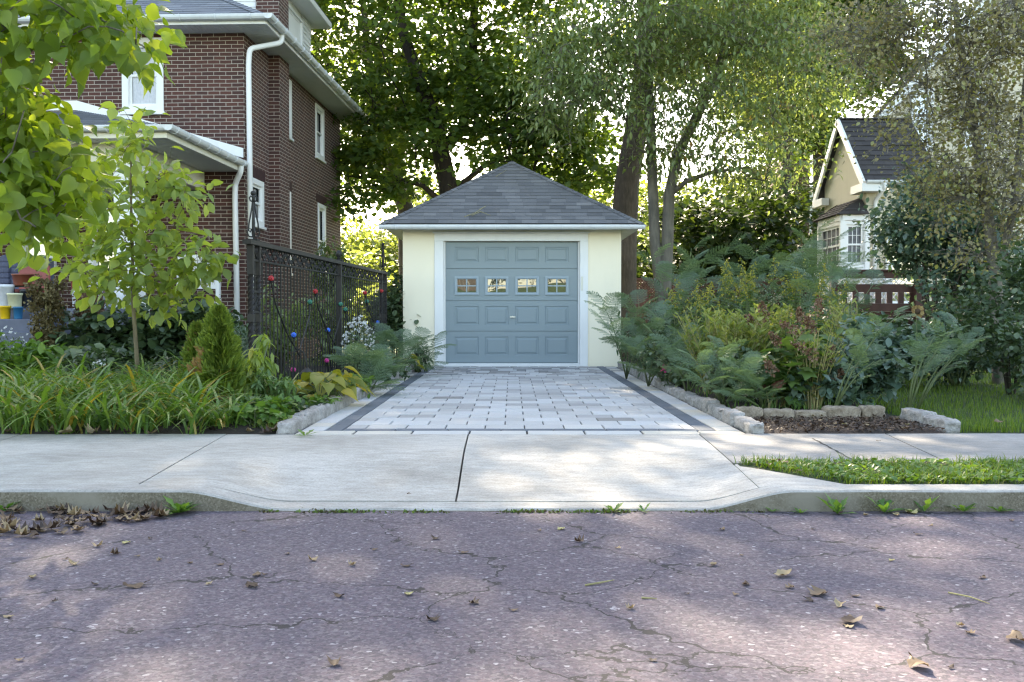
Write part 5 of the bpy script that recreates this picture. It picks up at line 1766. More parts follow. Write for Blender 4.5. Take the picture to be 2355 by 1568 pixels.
# sapling
r_ = np.random.default_rng(22)
cs = [(303, 285), (300, 330), (285, 350), (378, 400), (425, 440), (395, 450), (250, 420), (300, 430), (215, 440), (330, 480), (400, 520), (250, 480), (180, 540), (225, 560), (290, 555), (345, 560), (410, 585), (455, 590), (488, 580), (165, 600), (200, 625), (260, 620), (310, 620), (370, 640), (420, 625), (455, 620), (280, 670), (340, 680), (385, 700), (240, 655), (350, 420), (275, 520)]
C8 = np.array([W(a, c, 11 + r_.uniform(-.5, .5)) for a, c in cs])
st = px_stem([(319, 905, 11), (318, 880, 11), (313, 800, 11), (306, 700, 11), (304, 560, 11), (300, 430, 11), (302, 330, 11), (303, 285, 11)], [.034, .030, .025, .023, .019, .014, .009, .005])
tree("sapling", "slender sapling with yellow green leaves in front of the brick house porch", "tree", (st[0][0][0], 11, .1), [st], C8, 40, .15, .8, T_OVAL, .135, L_SAP, M['stem_tan'], 38, down=.6, tip=.0035, twigs=6, normal_up=.6)

# ================================================================== GARDEN PLANTS
def frond_template(seed, pairs=9, arch=.35, leafl=10):
    "feathery twice-cut leaf, length 1 along y"
    r = np.random.default_rng(seed)
    V, F = [], []
    def tri(a, b_, c, d):
        n = len(V); V.extend([a, b_, c, d]); F.append((n, n + 1, n + 2, n + 3))
    def axis(t): return np.array([.04 * math.sin(3 * t), t * (1 - .12 * t), -arch * t * t + .12 * t])
    for i in range(14):
        p, q = axis(i / 14), axis((i + 1) / 14); w_ = np.array([.006, 0, 0])
        tri(p - w_, p + w_, q + w_, q - w_)
    for i in range(pairs):
        t = .14 + .84 * i / (pairs - 1)
        o = axis(t)
        L = .40 * (math.sin(math.pi * (.16 + .80 * t)) ** .7) * r.uniform(.85, 1.1)
        for s in (-1, 1):
            d = np.array([s * .86, .50, -.18 + r.uniform(-.1, .1)]); d /= np.linalg.norm(d)
            nrm = np.cross(np.array([0, 1, 0]), d); nrm = nrm / np.linalg.norm(nrm)
            sd = np.cross(d, nrm)
            def pin(u): return o + d * (L * u) + np.array([0, 0, -.12 * L * u * u])
            p, q = pin(0), pin(1); w_ = sd * .004
            tri(p - w_, p + w_, q + w_, q - w_)
            for k in range(leafl):
                u = .08 + .92 * k / leafl
                c = pin(u); ll = .040 * (1 - .5 * abs(u - .4)); wd = L / leafl * .40
                for s2 in (-1, 1):
                    e = c + sd * (s2 * ll) + d * (ll * .35) + np.array([0, 0, .012])
                    m = (c + e) / 2
                    tri(c, m + d * wd, e, m - d * wd)
    return np.array(V), np.array(F)
FR = [frond_template(i) for i in range(4)]

def mimosa(label, base, stems, size, seed, group="feathery mimosa saplings", per=7, crown="foliage", colb=0.0):
    "stems: list of tip points (world); fronds spread round the upper half"
    r = np.random.default_rng(seed)
    base = np.array(base, float)
    root = thing("mimosa_sapling", tuple(base), label, "sapling", group)
    b = MB(); fo = Fol()
    for tip in stems:
        t_ = np.array(tip, float) - base
        L = np.linalg.norm(t_)
        P = [np.array([0, 0, -.03]), t_ * np.array([.30, .30, .42]), t_ * np.array([.65, .65, .78]), t_]
        b.tube([tuple(p) for p in P], [.011, .009, .006, .003], 5)
        for k in range(per):
            u = .42 + .58 * (k + r.random() * .5) / per
            i = min(2, int(u * 3)); f = u * 3 - i
            p = P[i] + (P[i + 1] - P[i]) * f
            an = k * 2.4 + r.uniform(-.4, .4)
            d = np.array([math.cos(an), math.sin(an), .35 + r.uniform(-.25, .3)]) * .8 + unit(t_) * .75
            n = np.array([0, 0, 1.0]) + r.normal(0, .15, 3)
            s_ = size * r.uniform(.62, 1.0)
            fo.add(FR[r.integers(0, 4)], p, d, n, s_, np.clip(r.uniform(.2, .8) + colb, 0, 1))
    b.build("stems", M['stem_green'], root, smooth=True)
    fo.build(crown, L_FERN, root)
    return root

gz = lambda x, y: .15
def MT(px_, py_, d): return tuple(W(px_, py_, d))
MIM = [  # label, base px/depth, tips (px, py, d), frond size
    ("mimosa sapling spreading feathery leaves before the garage wall's right corner", (1440, 14.5), [(1385, 700, 14.3), (1470, 700, 14.6), (1440, 790, 14), (1500, 740, 14.2), (1400, 760, 13.8)], .50),
    ("mimosa sapling against the right edging stones, nearest the garage", (1490, 13.0), [(1460, 800, 12.8), (1530, 720, 13), (1560, 800, 12.6), (1480, 850, 12.4)], .48),
    ("tall mimosa sapling in front of the twin trunks", (1560, 15), [(1500, 585, 15), (1590, 570, 15.2), (1620, 600, 15.3), (1560, 640, 14.6)], .60),
    ("tall mimosa sapling behind the goldenrod, below the understorey shrubs", (1720, 15), [(1660, 585, 15), (1740, 570, 15), (1790, 600, 15), (1700, 640, 14.5)], .60),
    ("tallest mimosa sapling, reaching up left of the bay window", (1830, 14), [(1870, 535, 14), (1905, 560, 14.2), (1820, 590, 13.8), (1880, 610, 13.6), (1930, 600, 13.8)], .60),
    ("mimosa sapling arching toward the deck railing", (1900, 12), [(1960, 600, 12), (2010, 650, 12), (1930, 650, 11.8), (1870, 640, 11.6)], .48),
    ("mimosa sapling drooping over the right edging stones near the mulch patch", (1665, 9.7), [(1600, 830, 9.6), (1660, 800, 9.7), (1720, 860, 9.5), (1690, 900, 9.3), (1620, 880, 9.4)], .36),
    ("mimosa sapling in the middle of the right bed's edge", (1580, 11.2), [(1540, 800, 11.1), (1590, 780, 11.2), (1640, 840, 11), (1560, 850, 10.8)], .40),
    ("low mimosa sapling in front of the oakleaf hydrangea's left side", (1760, 9.4), [(1700, 850, 9.3), (1725, 880, 9.2), (1690, 910, 9.1), (1760, 910, 9.2)], .30),
    ("slanting thin stemmed mimosa sapling right of the oakleaf hydrangea", (1912, 9.2), [(2000, 770, 9.1), (2070, 720, 9.0), (2010, 830, 9.1)], .28),
    ("mimosa sapling leaning over the lawn corner", (2085, 9.3), [(2150, 770, 9.3), (2200, 750, 9.4), (2120, 800, 9.2)], .30),
    ("right most mimosa sapling, fanned over the lawn", (2105, 9.6), [(2230, 790, 9.6), (2190, 810, 9.5), (2260, 770, 9.8)], .29),
    ("mimosa sapling reaching across the garage wall's left foot", (925, 15.5), [(1000, 800, 15.3), (960, 790, 15.4), (985, 840, 15), (940, 830, 14.8)], .48),
    ("mimosa sapling by the iron fence's far end", (890, 14.5), [(880, 780, 14.5), (930, 790, 14.4), (850, 800, 14.2), (910, 840, 14)], .46),
    ("mimosa sapling hanging over the left edging stones", (850, 12.0), [(850, 830, 11.9), (900, 850, 11.8), (800, 830, 11.9), (870, 890, 11.5), (820, 880, 11.6)], .46),
]
for i, (lab, (bx_, bd), tips, sz) in enumerate(MIM):
    p = W(bx_, 900, bd)
    mimosa(lab, (p.x, bd, .14), [MT(*t) for t in tips], sz, 200 + i, per=6 if sz > .5 else 7)

# ---- goldenrod: tall leafy stems with yellow plumes
def goldenrod(seed, h, lean):
    r = np.random.default_rng(seed)
    root = thing("goldenrod", (0, 0, 0), "", "wildflower", "goldenrod stems in the right bed")
    b = MB(); fo = Fol(); pl = Fol()
    for s in range(5):
        an = r.uniform(0, 6.28); q = r.uniform(.02, .12)
        x, y = math.cos(an) * q, math.sin(an) * q
        hh = h * r.uniform(.8, 1.08); lx, ly = lean[0] * r.uniform(.3, 1) + x, lean[1] * r.uniform(.3, 1) + y
        P = lambda t: np.array([x + lx * t * t * 1.2, y + ly * t * t * 1.2, hh * t - .03])
        b.tube([tuple(P(t)) for t in (0, .3, .6, .85, 1)], [.006, .006, .005, .004, .002], 4)
        n = 60
        T_ = r.uniform(.12, .88, n)
        an = np.arange(n) * 2.4
        Pp = np.array([P(t) for t in T_])
        D = np.stack([np.cos(an), np.sin(an), np.full(n, .15)], 1)
        fo.add(T_LANCE, Pp, D, np.array([0, 0, 1]) + r.normal(0, .2, (n, 3)), .13 * (1.15 - T_ * .5), r.random(n))
        for k in range(8):
            t = .82 + .18 * k / 8; o = P(t); a2 = k * 2.4; L = .12 * (1.02 - (t - .8) * 4)
            m = 13; u = np.linspace(.1, 1, m)
            q_ = o + np.stack([np.cos(a2) * L * u, np.sin(a2) * L * u, .06 * u - .08 * u * u], 1)
            pl.add(T_OVAL, q_ + r.normal(0, .004, (m, 3)), rdir(r, m) + np.array([0, 0, .6]), rdir(r, m), .020, r.random(m))
    b.build("stems", M['stem_green'], root); fo.build("foliage", L_ROD, root); tag(pl.build("plume", L_PLUME, root), kind="stuff")
    return root
GRP = [goldenrod(300, 1.55, (.10, -.05)), goldenrod(301, 1.5, (-.12, 0)), goldenrod(302, 1.35, (.18, -.1))]
spots = [(1580, 12.5, 640), (1620, 12.2, 620), (1660, 12.6, 610), (1750, 12.4, 590), (1830, 12.2, 585), (1870, 11.6, 620), (1640, 11.4, 690), (1790, 10.8, 680), (1890, 11.0, 700), (1690, 13.6, 600)]
GL_ = ["goldenrod clump nearest the right edging stones, with yellow plumes", "goldenrod clump with arching yellow plumes among the mimosa saplings", "goldenrod clump with drooping yellow plumes behind the oakleaf hydrangea"]
for i, (a, d, top) in enumerate(spots):
    k = i % 3
    o = GRP[k] if i < 3 else copy_tree(GRP[k])
    p = W(a, 800, d); hh = W(a, top, d).z - .14
    o.location = (p.x, d, .13); s = hh / (1.55, 1.5, 1.35)[k]; o.scale = (1, 1, s); o.rotation_euler = (0, 0, random.uniform(0, 6.28))
    o["label"] = "goldenrod clump with yellow plumes among the mimosa saplings right of the drive"

# ---- pale straw coloured perennial clump
def fan_clump(name, label, cat, base, n, h, spread, lean, seed, lmat, smat, leafs=26, size=.075, T=T_LANCE, group=None, tipcol=.0):
    r = np.random.default_rng(seed)
    root = thing(name, tuple(base), label, cat, group)
    b = MB(); fo = Fol()
    for s in range(n):
        an = r.uniform(0, 6.28); q = spread * math.sqrt(r.random())
        e = np.array([math.cos(an) * q + lean[0] * r.uniform(.4, 1.1), math.sin(an) * q + lean[1] * r.uniform(.4, 1.1), h * r.uniform(.7, 1.05)])
        o = np.array([math.cos(an) * q * .25, math.sin(an) * q * .25, -.02])
        P = lambda t: o + (e - o) * np.array([t ** 1.6, t ** 1.6, t])
        b.tube([tuple(P(t)) for t in (0, .35, .7, 1)], [.005, .0045, .0035, .002], 4, r.random())
        T_ = r.uniform(.18, 1, leafs); an = np.arange(leafs) * 2.4
        Pp = np.array([P(t) for t in T_])
        D = np.stack([np.cos(an), np.sin(an), np.full(leafs, .9)], 1)
        fo.add(T, Pp, D, rdir(r, leafs), size * r.uniform(.7, 1.2, leafs), np.clip(r.random(leafs) * .8 + tipcol * T_, 0, 1))
    b.build("stems", smat, root); fo.build("foliage", lmat, root)
    return root
p = W(1690, 880, 10.4)
fan_clump("feathery_perennial", "upright straw green perennial clump with fine stems, left of the oakleaf hydrangea", "plant", (p.x, 10.4, .15), 110, .88, .34, (.10, -.1), 320, L_STRAW, M['stem_straw'], 28, .085)
p = W(1760, 850, 11.2)
fan_clump("feathery_perennial", "second straw green perennial clump, standing behind the oakleaf hydrangea", "plant", (p.x, 11.2, .15), 80, .95, .34, (.1, 0), 321, L_STRAW, M['stem_straw'], 26, .085)
p = W(1960, 860, 10.5)
fan_clump("seedy_perennial", "brown tipped seedy stems beside the lawn, right of the hydrangea", "plant", (p.x, 10.5, .15), 60, 1.0, .3, (-.05, 0), 322, L_STRAW, M['stem_straw'], 22, .06)

# ---- oakleaf hydrangea with dried flower heads
p0 = W(1805, 925, 9.6)
root = thing("oakleaf_hydrangea", (p0.x, 9.6, .15), "oakleaf hydrangea with brown dried flower heads and bare pale stems behind the mulch", "shrub")
r_ = np.random.default_rng(330)
b = MB(); fo = Fol(); fl_ = Fol()
tips = [(1790, 790, 9.5), (1830, 770, 9.6), (1870, 790, 9.5), (1900, 820, 9.5), (1760, 820, 9.5), (1820, 840, 9.3), (1860, 850, 9.3), (1780, 850, 9.4), (1900, 860, 9.6), (1740, 840, 9.7), (1840, 800, 9.9), (1880, 760, 9.9)]
base = np.array([p0.x, 9.6, .15])
for i, t in enumerate(tips):
    e = np.array(W(*t)) - base
    o = np.array([r_.uniform(-.22, .22), r_.uniform(-.15, .15), -.02])
    b.tube([tuple(o), tuple(o + (e - o) * np.array([.3, .3, .5])), tuple(e)], [.009, .007, .004], 5)
    n = 20
    T_ = r_.uniform(.45, 1, n); an = np.arange(n) * 2.4
    P = np.array([o + (e - o) * u for u in T_]) + r_.normal(0, .05, (n, 3))
    D = np.stack([np.cos(an), np.sin(an), np.full(n, -.25)], 1) + r_.normal(0, .2, (n, 3))
    fo.add(T_LOBED, P, D, np.array([0, 0, 1]) + r_.normal(0, .35, (n, 3)), r_.uniform(.13, .20, n), np.where(r_.random(n) < .05, .98, r_.random(n) * .8))
b.build("stems", M['stem_straw'], root); fo.build("foliage", L_OAK, root)
heads = [(1800, 745, 1835, 765, 9.4), (1830, 790, 1885, 825, 9.25), (1858, 735, 1870, 760, 9.6), (1838, 715, 1846, 745, 9.7), (1882, 690, 1880, 720, 9.8), (1775, 770, 1790, 790, 9.5), (1912, 800, 1905, 835, 9.4), (1935, 855, 1915, 870, 9.4), (1765, 835, 1775, 855, 9.3), (1750, 700, 1760, 730, 10.1), (1720, 730, 1740, 750, 10.2)]
for (a, c, a2, c2, d) in heads:
    t, o = np.array(W(a, c, d)) - base, np.array(W(a2, c2, d)) - base
    n = 90
    u = r_.random(n); ax_ = t - o; L = np.linalg.norm(ax_)
    rad = (.055 * (1 - u * .75)) * r_.random(n) ** .4
    dd = rdir(r_, n)
    P = o + ax_ * u[:, None] * 1.15 + dd * rad[:, None]
    fl_.add(T_ROUND, P, dd, rdir(r_, n), .028 * r_.uniform(.6, 1.2, n), r_.random(n))
fl_.build("flower_heads", L_DRY, root)

# ---- other shrubs and perennials
def B(name, label, cat, a, d, rx, ry_, h, n, T, size, lm, sm, seed, z=.14, **k):
    p = W(a, 900, d); return bush(name, label, cat, (p.x, d, z), rx, ry_, h, n, T, size, lm, sm, seed, **k)
B("evergreen_shrub", "big blue green leafy shrub half hiding the tan house's doorway", "shrub", 2155, 16.5, 1.02, .9, 3.2, 10000, T_OVAL, .095, L_BLUE, M['bark'], 340, cl=110, z0=.5, up=.8, sr=.016)
B("evergreen_shrub", "blue green shrub under the autumn tree, right of the deck", "shrub", 2265, 16.0, 1.0, .8, 2.5, 3400, T_OVAL, .115, L_BLUE, M['bark'], 341, cl=45, z0=.1, sr=.014)
B("boxwood", "low dark green mound below the deck railing", "shrub", 2185, 15.3, 1.1, .5, .72, 4200, T_OVAL, .05, L_BLUE, M['bark'], 342, cl=60)
B("vine_shrub", "rambling pale green vine shrub at the picture's right edge", "shrub", 2325, 11.5, .62, .6, 1.62, 2600, T_ROUND, .06, L_DARK, M['bark'], 343, cl=46, z0=.12, lean=(-.12, 0), down=.5)
B("vine_shrub", "rambling vine shrub with yellowing leaves over the lawn's right edge", "shrub", 2420, 10.6, .5, .5, 1.0, 1500, T_ROUND, .06, L_DARK, M['bark'], 344, cl=34, z0=.06, lean=(-.1, -.1), down=.5, colb=.12)
B("hydrangea_bush", "dark leafy mound right of the oakleaf hydrangea at the lawn edge", "shrub", 1960, 10.0, .42, .4, .82, 1300, T_OVAL, .10, L_BLUE, M['stem_green'], 345, cl=26)
B("hydrangea_bush", "dark low shrub behind the tan stones, right of the mimosa fronds", "shrub", 1880, 9.55, .40, .3, .52, 700, T_OVAL, .085, L_BLUE, M['stem_green'], 346, cl=18)
B("garden_shrub", "mixed green undergrowth shrub between mulch patch and edging stones", "shrub", 1700, 10.2, .4, .5, .55, 1100, T_OVAL, .07, L_DARK, M['stem_green'], 347, cl=26, colb=.2)
B("garden_shrub", "mixed green undergrowth shrub halfway along the right edging stones", "shrub", 1570, 12.4, .45, .8, .65, 1500, T_OVAL, .07, L_DARK, M['stem_green'], 348, cl=30, colb=.2)
B("garden_shrub", "mixed green undergrowth shrub at the right edging stones' garage end", "shrub", 1505, 14.6, .5, .9, .75, 1500, T_LANCE, .09, L_DARK, M['stem_green'], 349, cl=30)
B("garden_shrub", "leafy undergrowth in front of the deck's left end", "shrub", 1960, 14.5, 1.0, .7, 1.0, 2400, T_OVAL, .09, L_DARK, M['stem_green'], 350, cl=40)
B("garden_shrub", "leafy undergrowth filling the right bed behind the goldenrod", "shrub", 1730, 16.5, 1.9, .9, 1.45, 4200, T_LANCE, .12, L_DARK, M['stem_green'], 351, cl=70, colb=.2)
B("garden_shrub", "leafy undergrowth at the foot of the twin trunks", "shrub", 1540, 19.0, .9, .7, 1.0, 1800, T_OVAL, .10, L_DARK, M['stem_green'], 352, cl=30)
B("garden_shrub", "bluish green perennial patch left of the sunflower", "plant", 2060, 12.6, .7, .5, .75, 1500, T_OVAL, .10, L_BLUE, M['stem_green'], 353, cl=30)
B("garden_shrub", "bluish green perennial patch behind the lawn, right of the sunflower", "plant", 2200, 12.8, .9, .5, .70, 1700, T_OVAL, .095, L_BLUE, M['stem_green'], 354, cl=34)
p = W(1490, 852, 13.5)
bush("pink_flower_plant", "small plant with magenta flowers by the right edging stones", "flower", (p.x + .25, 12.3, .15), .14, .14, .22, 120, T_OVAL, .05, L_CHERRY, M['stem_green'], 355)
q = W(1529, 847, 12.2); t = thing("pink_flower", (q.x, 12.2, .14), "cluster of magenta petals above the right edging stones", "flower")
r_ = np.random.default_rng(9); f_ = Fol(); f_.add(T_ROUND, r_.normal(0, .022, (26, 3)) + np.array([0, 0, q.z - .14]), rdir(r_, 26), rdir(r_, 26), .03, r_.random(26)); f_.build("petals", L_PINK, t)
b = MB(); b.tube([(0, 0, -.02), (0, 0, q.z - .14)], .003, 4); b.build("stem", M['stem_green'], t)

# sunflower
q = W(2107, 716, 11.8)
t = thing("sunflower", (q.x, 11.8, .1), "single faded sunflower in front of the deck railing", "flower")
b = MB(); b.tube([(.02, 0, 0), (.01, 0, .5), (0, 0, q.z - .12)], [.009, .008, .006], 6); b.build("stem", M['stem_green'], t)
f_ = Fol(); n = 34; an = np.arange(n) * 2 * math.pi / n + r_.normal(0, .08, n)
D = np.stack([np.cos(an), np.full(n, -.25) + r_.normal(0, .15, n), np.sin(an)], 1)
f_.add(T_OVAL, np.array([0, -.02, q.z - .1]) + D * .032, D, np.array([0, -1, .2]), r_.uniform(.040, .058, n), r_.random(n)); f_.build("petals", L_SUN, t)
b = MB(); b.sphere((0, -.02, q.z - .1), .038, 14, 8, sz=1); b.build("disc", plain("sunflower_disc", (.07, .04, .02), .9, vary=.4, scale=60), t)
f_ = Fol(); f_.add(T_HEART, np.array([(0, 0, .35), (.01, 0, .5), (.01, 0, .25)]), np.array([(1, -.3, -.1), (-1, -.4, 0), (-.8, -.6, -.1)]), (0, 0, 1), .16, .5); f_.build("leaves", L_BLUE, t)

# ---- left garden
B("rose_shrub", "dark round leaved shrub behind the sapling's trunk, widest in the left bed", "shrub", 285, 13.3, .85, .6, 1.0, 2600, T_ROUND, .10, L_DARK, M['bark_dark'], 360, cl=50)
B("rose_shrub", "dark round leaved shrub right of the sapling, below the white porch railing", "shrub", 425, 13.4, .75, .6, 1.08, 2400, T_ROUND, .10, L_DARK, M['bark_dark'], 361, cl=46)
B("rose_shrub", "dark leafy low shrub before the brick corner's downspout", "shrub", 520, 13.0, .42, .5, .9, 1300, T_ROUND, .07, L_DARK, M['bark_dark'], 362, cl=28)
B("leafy_perennial", "broad leaved green perennials at the picture's left edge", "plant", 10, 11.4, .6, .6, .66, 900, T_OVAL, .13, L_WEED, M['stem_green'], 363, cl=26)
B("leafy_perennial", "low green perennials in front of the dark shrub, left of the sapling's trunk", "plant", 215, 11.9, .7, .5, .5, 900, T_OVAL, .10, L_DARK, M['stem_green'], 364, cl=26)
B("leafy_perennial", "low grey green perennials right of the sapling's trunk", "plant", 390, 11.6, .6, .5, .42, 1200, T_LANCE, .09, L_DARK, M['stem_green'], 365, cl=26)
B("dwarf_evergreen", "small round dark evergreen in the left bed behind the daylilies", "shrub", 62, 11.8, .16, .16, .52, 1500, T_NEEDLE, .07, L_BLUE, M['bark'], 366, shell=1.6)
B("dwarf_evergreen", "dark little conifer beside the fence's front pillar", "shrub", 552, 11.6, .20, .2, .78, 1500, T_NEEDLE, .08, L_BLUE, M['bark'], 367, shell=1.6)
p = W(100, 870, 12.6)
r_ = np.random.default_rng(370)
def hosta(label, base, n, size, lm, seed, group=None, name="hosta"):
    r = np.random.default_rng(seed); t = thing(name, base, label, "plant", group); b = MB(); f = Fol()
    for i in range(n):
        an = i * 2.4; q = .10 + .16 * math.sqrt((i + .5) / n) * size / .2; h = .30 - .18 * (i / n) + r.uniform(0, .08)
        e = (math.cos(an) * q, math.sin(an) * q, h)
        b.tube([(0, 0, -.02), (e[0] * .4, e[1] * .4, h * .8), e], .004, 4)
        f.add(T_HEART, e, (math.cos(an), math.sin(an), -.25), np.array([0, 0, 1]) + r.normal(0, .2, 3), size * r.uniform(.8, 1.15), r.random())
    b.build("stems", M['stem_green'], t); f.build("leaves", lm, t); return t
for i, (a, d, lab) in enumerate(((95, 12.6, "pale grey green hosta below the porch steps"), (150, 12.9, "grey green hosta between the dried flower column and the dark shrub"), (190, 12.3, "pale hosta in front of the dark round leaved shrub"))):
    p = W(a, 800, d); hosta(lab, (p.x, d, .16 + .14), 34, .22, L_HOSTA, 371 + i)
for i, (a, d, lab) in enumerate(((765, 10.2, "yellowed hosta right of the lantern"), (735, 9.9, "smaller yellowed hosta at the lantern's foot"), (925, 14.6, "yellow leaved plant under the mimosa by the garage"))):
    p = W(a, 880, d); hosta(lab, (p.x, d, .14), 22 - 6 * i, .20 - .02 * i, L_YEL, 375 + i, name="yellow_hosta")

# dried plants by the porch steps
def dried(label, px0, px1, py0, py1, d, n, lm, seed):
    r = np.random.default_rng(seed); p, q = W(px0, py1, d), W(px1, py0, d)
    cx = (p.x + q.x) / 2; t = thing("dried_plant", (cx, d, .12), label, "plant")
    h = q.z - .12; rx = (q.x - p.x) / 2; f = Fol(); b = MB()
    for i in range(8): b.tube([(r.uniform(-.05, .05), r.uniform(-.05, .05), -.02), (r.uniform(-rx, rx) * .7, r.uniform(-rx, rx) * .5, h * .95)], .006, 4)
    z0 = max(.1, p.z - .12)
    for c in range(80):
        o = np.array([r.uniform(-1, 1) * rx, r.uniform(-.6, .6) * rx, r.uniform(z0, h)]); m = n // 80
        f.add(T_ROUND, o + r.normal(0, .035, (m, 3)), rdir(r, m), rdir(r, m), .035, np.clip(r.random(m) * .7 + r.random() * .3, 0, 1))
    b.build("stems", M['stem_straw'], t); f.build("flower_heads", lm, t)
dried("tall brown dried flower column in front of the porch steps", 78, 140, 640, 790, 13.0, 3200, L_DRYG, 380)
dried("rust brown dried plant by the white pots on the porch", 180, 232, 672, 740, 13.2, 1300, L_DRY, 381)

def aster(label, a, d, w_, h, z, seed, nf=90, name="white_aster"):
    r = np.random.default_rng(seed); p = W(a, 900, d)
    t = bush(name, label, "flower", (p.x, d, z), w_, w_, h, 700, T_LANCE, .05, L_DARK, M['stem_green'], seed, cl=16)
    f = Fol(); dd = unit(r.normal(0, 1, (nf, 3))); dd[:, 2] = np.abs(dd[:, 2])
    P = dd * np.array([w_, w_, h * .55]) * r.uniform(.8, 1.05, (nf, 1)) + np.array([0, 0, h * .5])
    for k in range(6):
        an = k * math.pi / 3 + r.random(nf)
        D = np.stack([np.cos(an), np.sin(an) * .6 - .3, np.sin(an) * .8], 1)
        f.add(T_OVAL, P, D, rdir(r, nf), .020, r.random(nf))
    o = f.build("flowers", L_WHITE, t); tag(o, kind="stuff")
aster("white flowering aster in front of the middle fence post", 825, 13.6, .23, .85, .14, 390, 130)
aster("white aster by the brick house's downspout", 500, 14.0, .35, 1.05, .14, 391, 80)
aster("white asters at the left edge below the yellow pot", 15, 12.6, .35, .72, .14, 392, 70)
aster("low white flowers among the daylilies left of the sapling's foot", 230, 11.0, .14, .42, .14, 393, 22)

# arborvitae
def arborvitae(label, a, top, d, rx, seed, z=.14, n=5200, brown=True, light=0.0):
    r = np.random.default_rng(seed); p = W(a, 900, d); h = W(a, top, d).z - z
    t = thing("arborvitae", (p.x, d, z), label, "shrub"); b = MB()
    b.tube([(0, 0, -.05), (0, 0, h * .8)], [.02, .006], 6); b.build("trunk", M['bark'], t)
    u = r.random(n) ** .8
    prof = rx * np.clip(1.05 * (1 - u) ** .62 * (.55 + .45 * np.minimum(1, u * 6)), 0.02, 9)
    lump = 1 + .16 * np.sin(u * 23 + r.random() * 5)
    an = r.random(n) * 2 * math.pi
    lump = lump * (1 + .13 * np.sin(an * 5 + u * 14))
    q = r.random(n) ** .35
    P = np.stack([np.cos(an) * prof * q * lump, np.sin(an) * prof * q * lump, .04 + u * h * .96], 1)
    D = np.stack([np.cos(an) * .55, np.sin(an) * .55, np.full(n, .85)], 1) + r.normal(0, .28, (n, 3))
    N = np.stack([-np.sin(an), np.cos(an), np.zeros(n)], 1) + r.normal(0, .4, (n, 3))
    c = r.random(n) * .82 + light
    if brown:
        m = (P[:, 0] < -.35 * rx) & (P[:, 1] < 0) & (abs(P[:, 2] - h * .42) < h * .14) & (r.random(n) < .8); c[m] = r.uniform(.9, 1, m.sum())
    f = Fol(); f.add(T_NEEDLE if 0 else leafT((.03, .10, .15, .10, .02), .05, .05), P, D, N, r.uniform(.05, .085, n), np.clip(c, 0, 1)); f.build("foliage", L_ARB, t); return t
pp = W(515, 930, 9.2)
t = thing("terracotta_pot", (pp.x, 9.2, .11), "brown terracotta pot half hidden under the conical arborvitae", "flower pot")
b = MB(); b.lathe([(.115, 0), (.12, .01), (.148, .16), (.16, .162), (.162, .20), (.145, .20), (.135, .15)], 22); b.build("pot_body", PM['terra'], t, smooth=True)
b = MB(); b.lathe([(.138, .165), (.001, .17)], 16); b.build("pot_soil", M['soil'], t)
arborvitae("conical arborvitae with a brown patch, standing in the terracotta pot", 503, 716, 9.25, .235, 400, z=.26, n=8500)
arborvitae("smaller bright green arborvitae left of the potted one", 455, 752, 10.4, .19, 401, n=3600, brown=False, light=.1)
# weeping pepper plant & ground plants at the fence foot
B("drooping_plant", "drooping yellow green plant in front of the fence's front pillar", "plant", 585, 9.7, .17, .17, .74, 520, T_LANCE, .12, L_SAP, M['stem_green'], 410, down=1.2, cl=14, z0=.25)
B("wilting_plant", "pale wilting plant at the foot of the fence's front pillar", "plant", 635, 9.4, .28, .25, .40, 700, T_LANCE, .09, L_ROD, M['stem_straw'], 411, down=.8, cl=16, colb=.15)
for i, (a, d, w_, h, lm, T, sz, lab) in enumerate(((600, 8.5, .30, .20, L_WEED, T_LOBED, .075, "green ground plant at the front of the left edging stones"), (660, 9.1, .26, .16, L_DARK, T_ROUND, .05, "small leaved ground plant beside the left edging stones"), (565, 8.8, .25, .24, L_ROD, T_LANCE, .08, "straggly ground plant beside the terracotta pot"), (715, 9.5, .25, .14, L_WEED, T_ROUND, .05, "bright low ground plant along the left edging stones"), (800, 11.2, .22, .25, L_WEED, T_OVAL, .07, "leafy plant under the drooping mimosa by the left stones"), (690, 10.0, .22, .18, L_DARK, T_OVAL, .06, "dull green ground plant below the lantern"), (880, 13.2, .3, .4, L_DARK, T_OVAL, .08, "dark leafy plant between aster and left edging stones"), (960, 16.2, .3, .4, L_DARK, T_LANCE, .09, "leafy plant at the left foot of the garage"))):
    B("ground_plant", lab, "plant", a, d, w_, w_, h, 330, T, sz, lm, M['stem_green'], 420 + i, z=.13, cl=14)

# daylily clumps: strap leaves
def daylily(seed, n=46, L=.50):
    r = np.random.default_rng(seed); V, F, C = [], [], []
    for i in range(n):
        an = r.uniform(0, 6.28); o = np.array([r.normal(0, .05), r.normal(0, .05), -.01]); l = L * r.uniform(.6, 1.3)
        el = r.uniform(.95, 1.5); w_ = r.uniform(.009, .014)
        d = np.array([math.cos(an), math.sin(an)]); sd = np.array([-d[1], d[0], 0]) * w_
        col = r.random() * .84 if r.random() < .93 else r.uniform(.88, 1)
        k = 7; p = o.copy(); e = el; n0 = len(V)
        for j in range(k + 1):
            t = j / k; ww = sd * (1 - t ** 2.5) * (0.75 + .5 * min(1, t * 3))
            V.extend([p - ww, p + np.array([0, 0, -.004]) * (1 - t), p + ww])
            p = p + np.array([d[0] * math.cos(e), d[1] * math.cos(e), math.sin(e)]) * l / k
            e -= r.uniform(.10, .42)
            if p[2] < .005: p[2] = .005
        for j in range(k):
            a = n0 + j * 3; F += [(a, a + 1, a + 4, a + 3), (a + 1, a + 2, a + 5, a + 4)]; C += [col, col]
    return np.array(V), np.array(F), np.array(C)
DLM = []
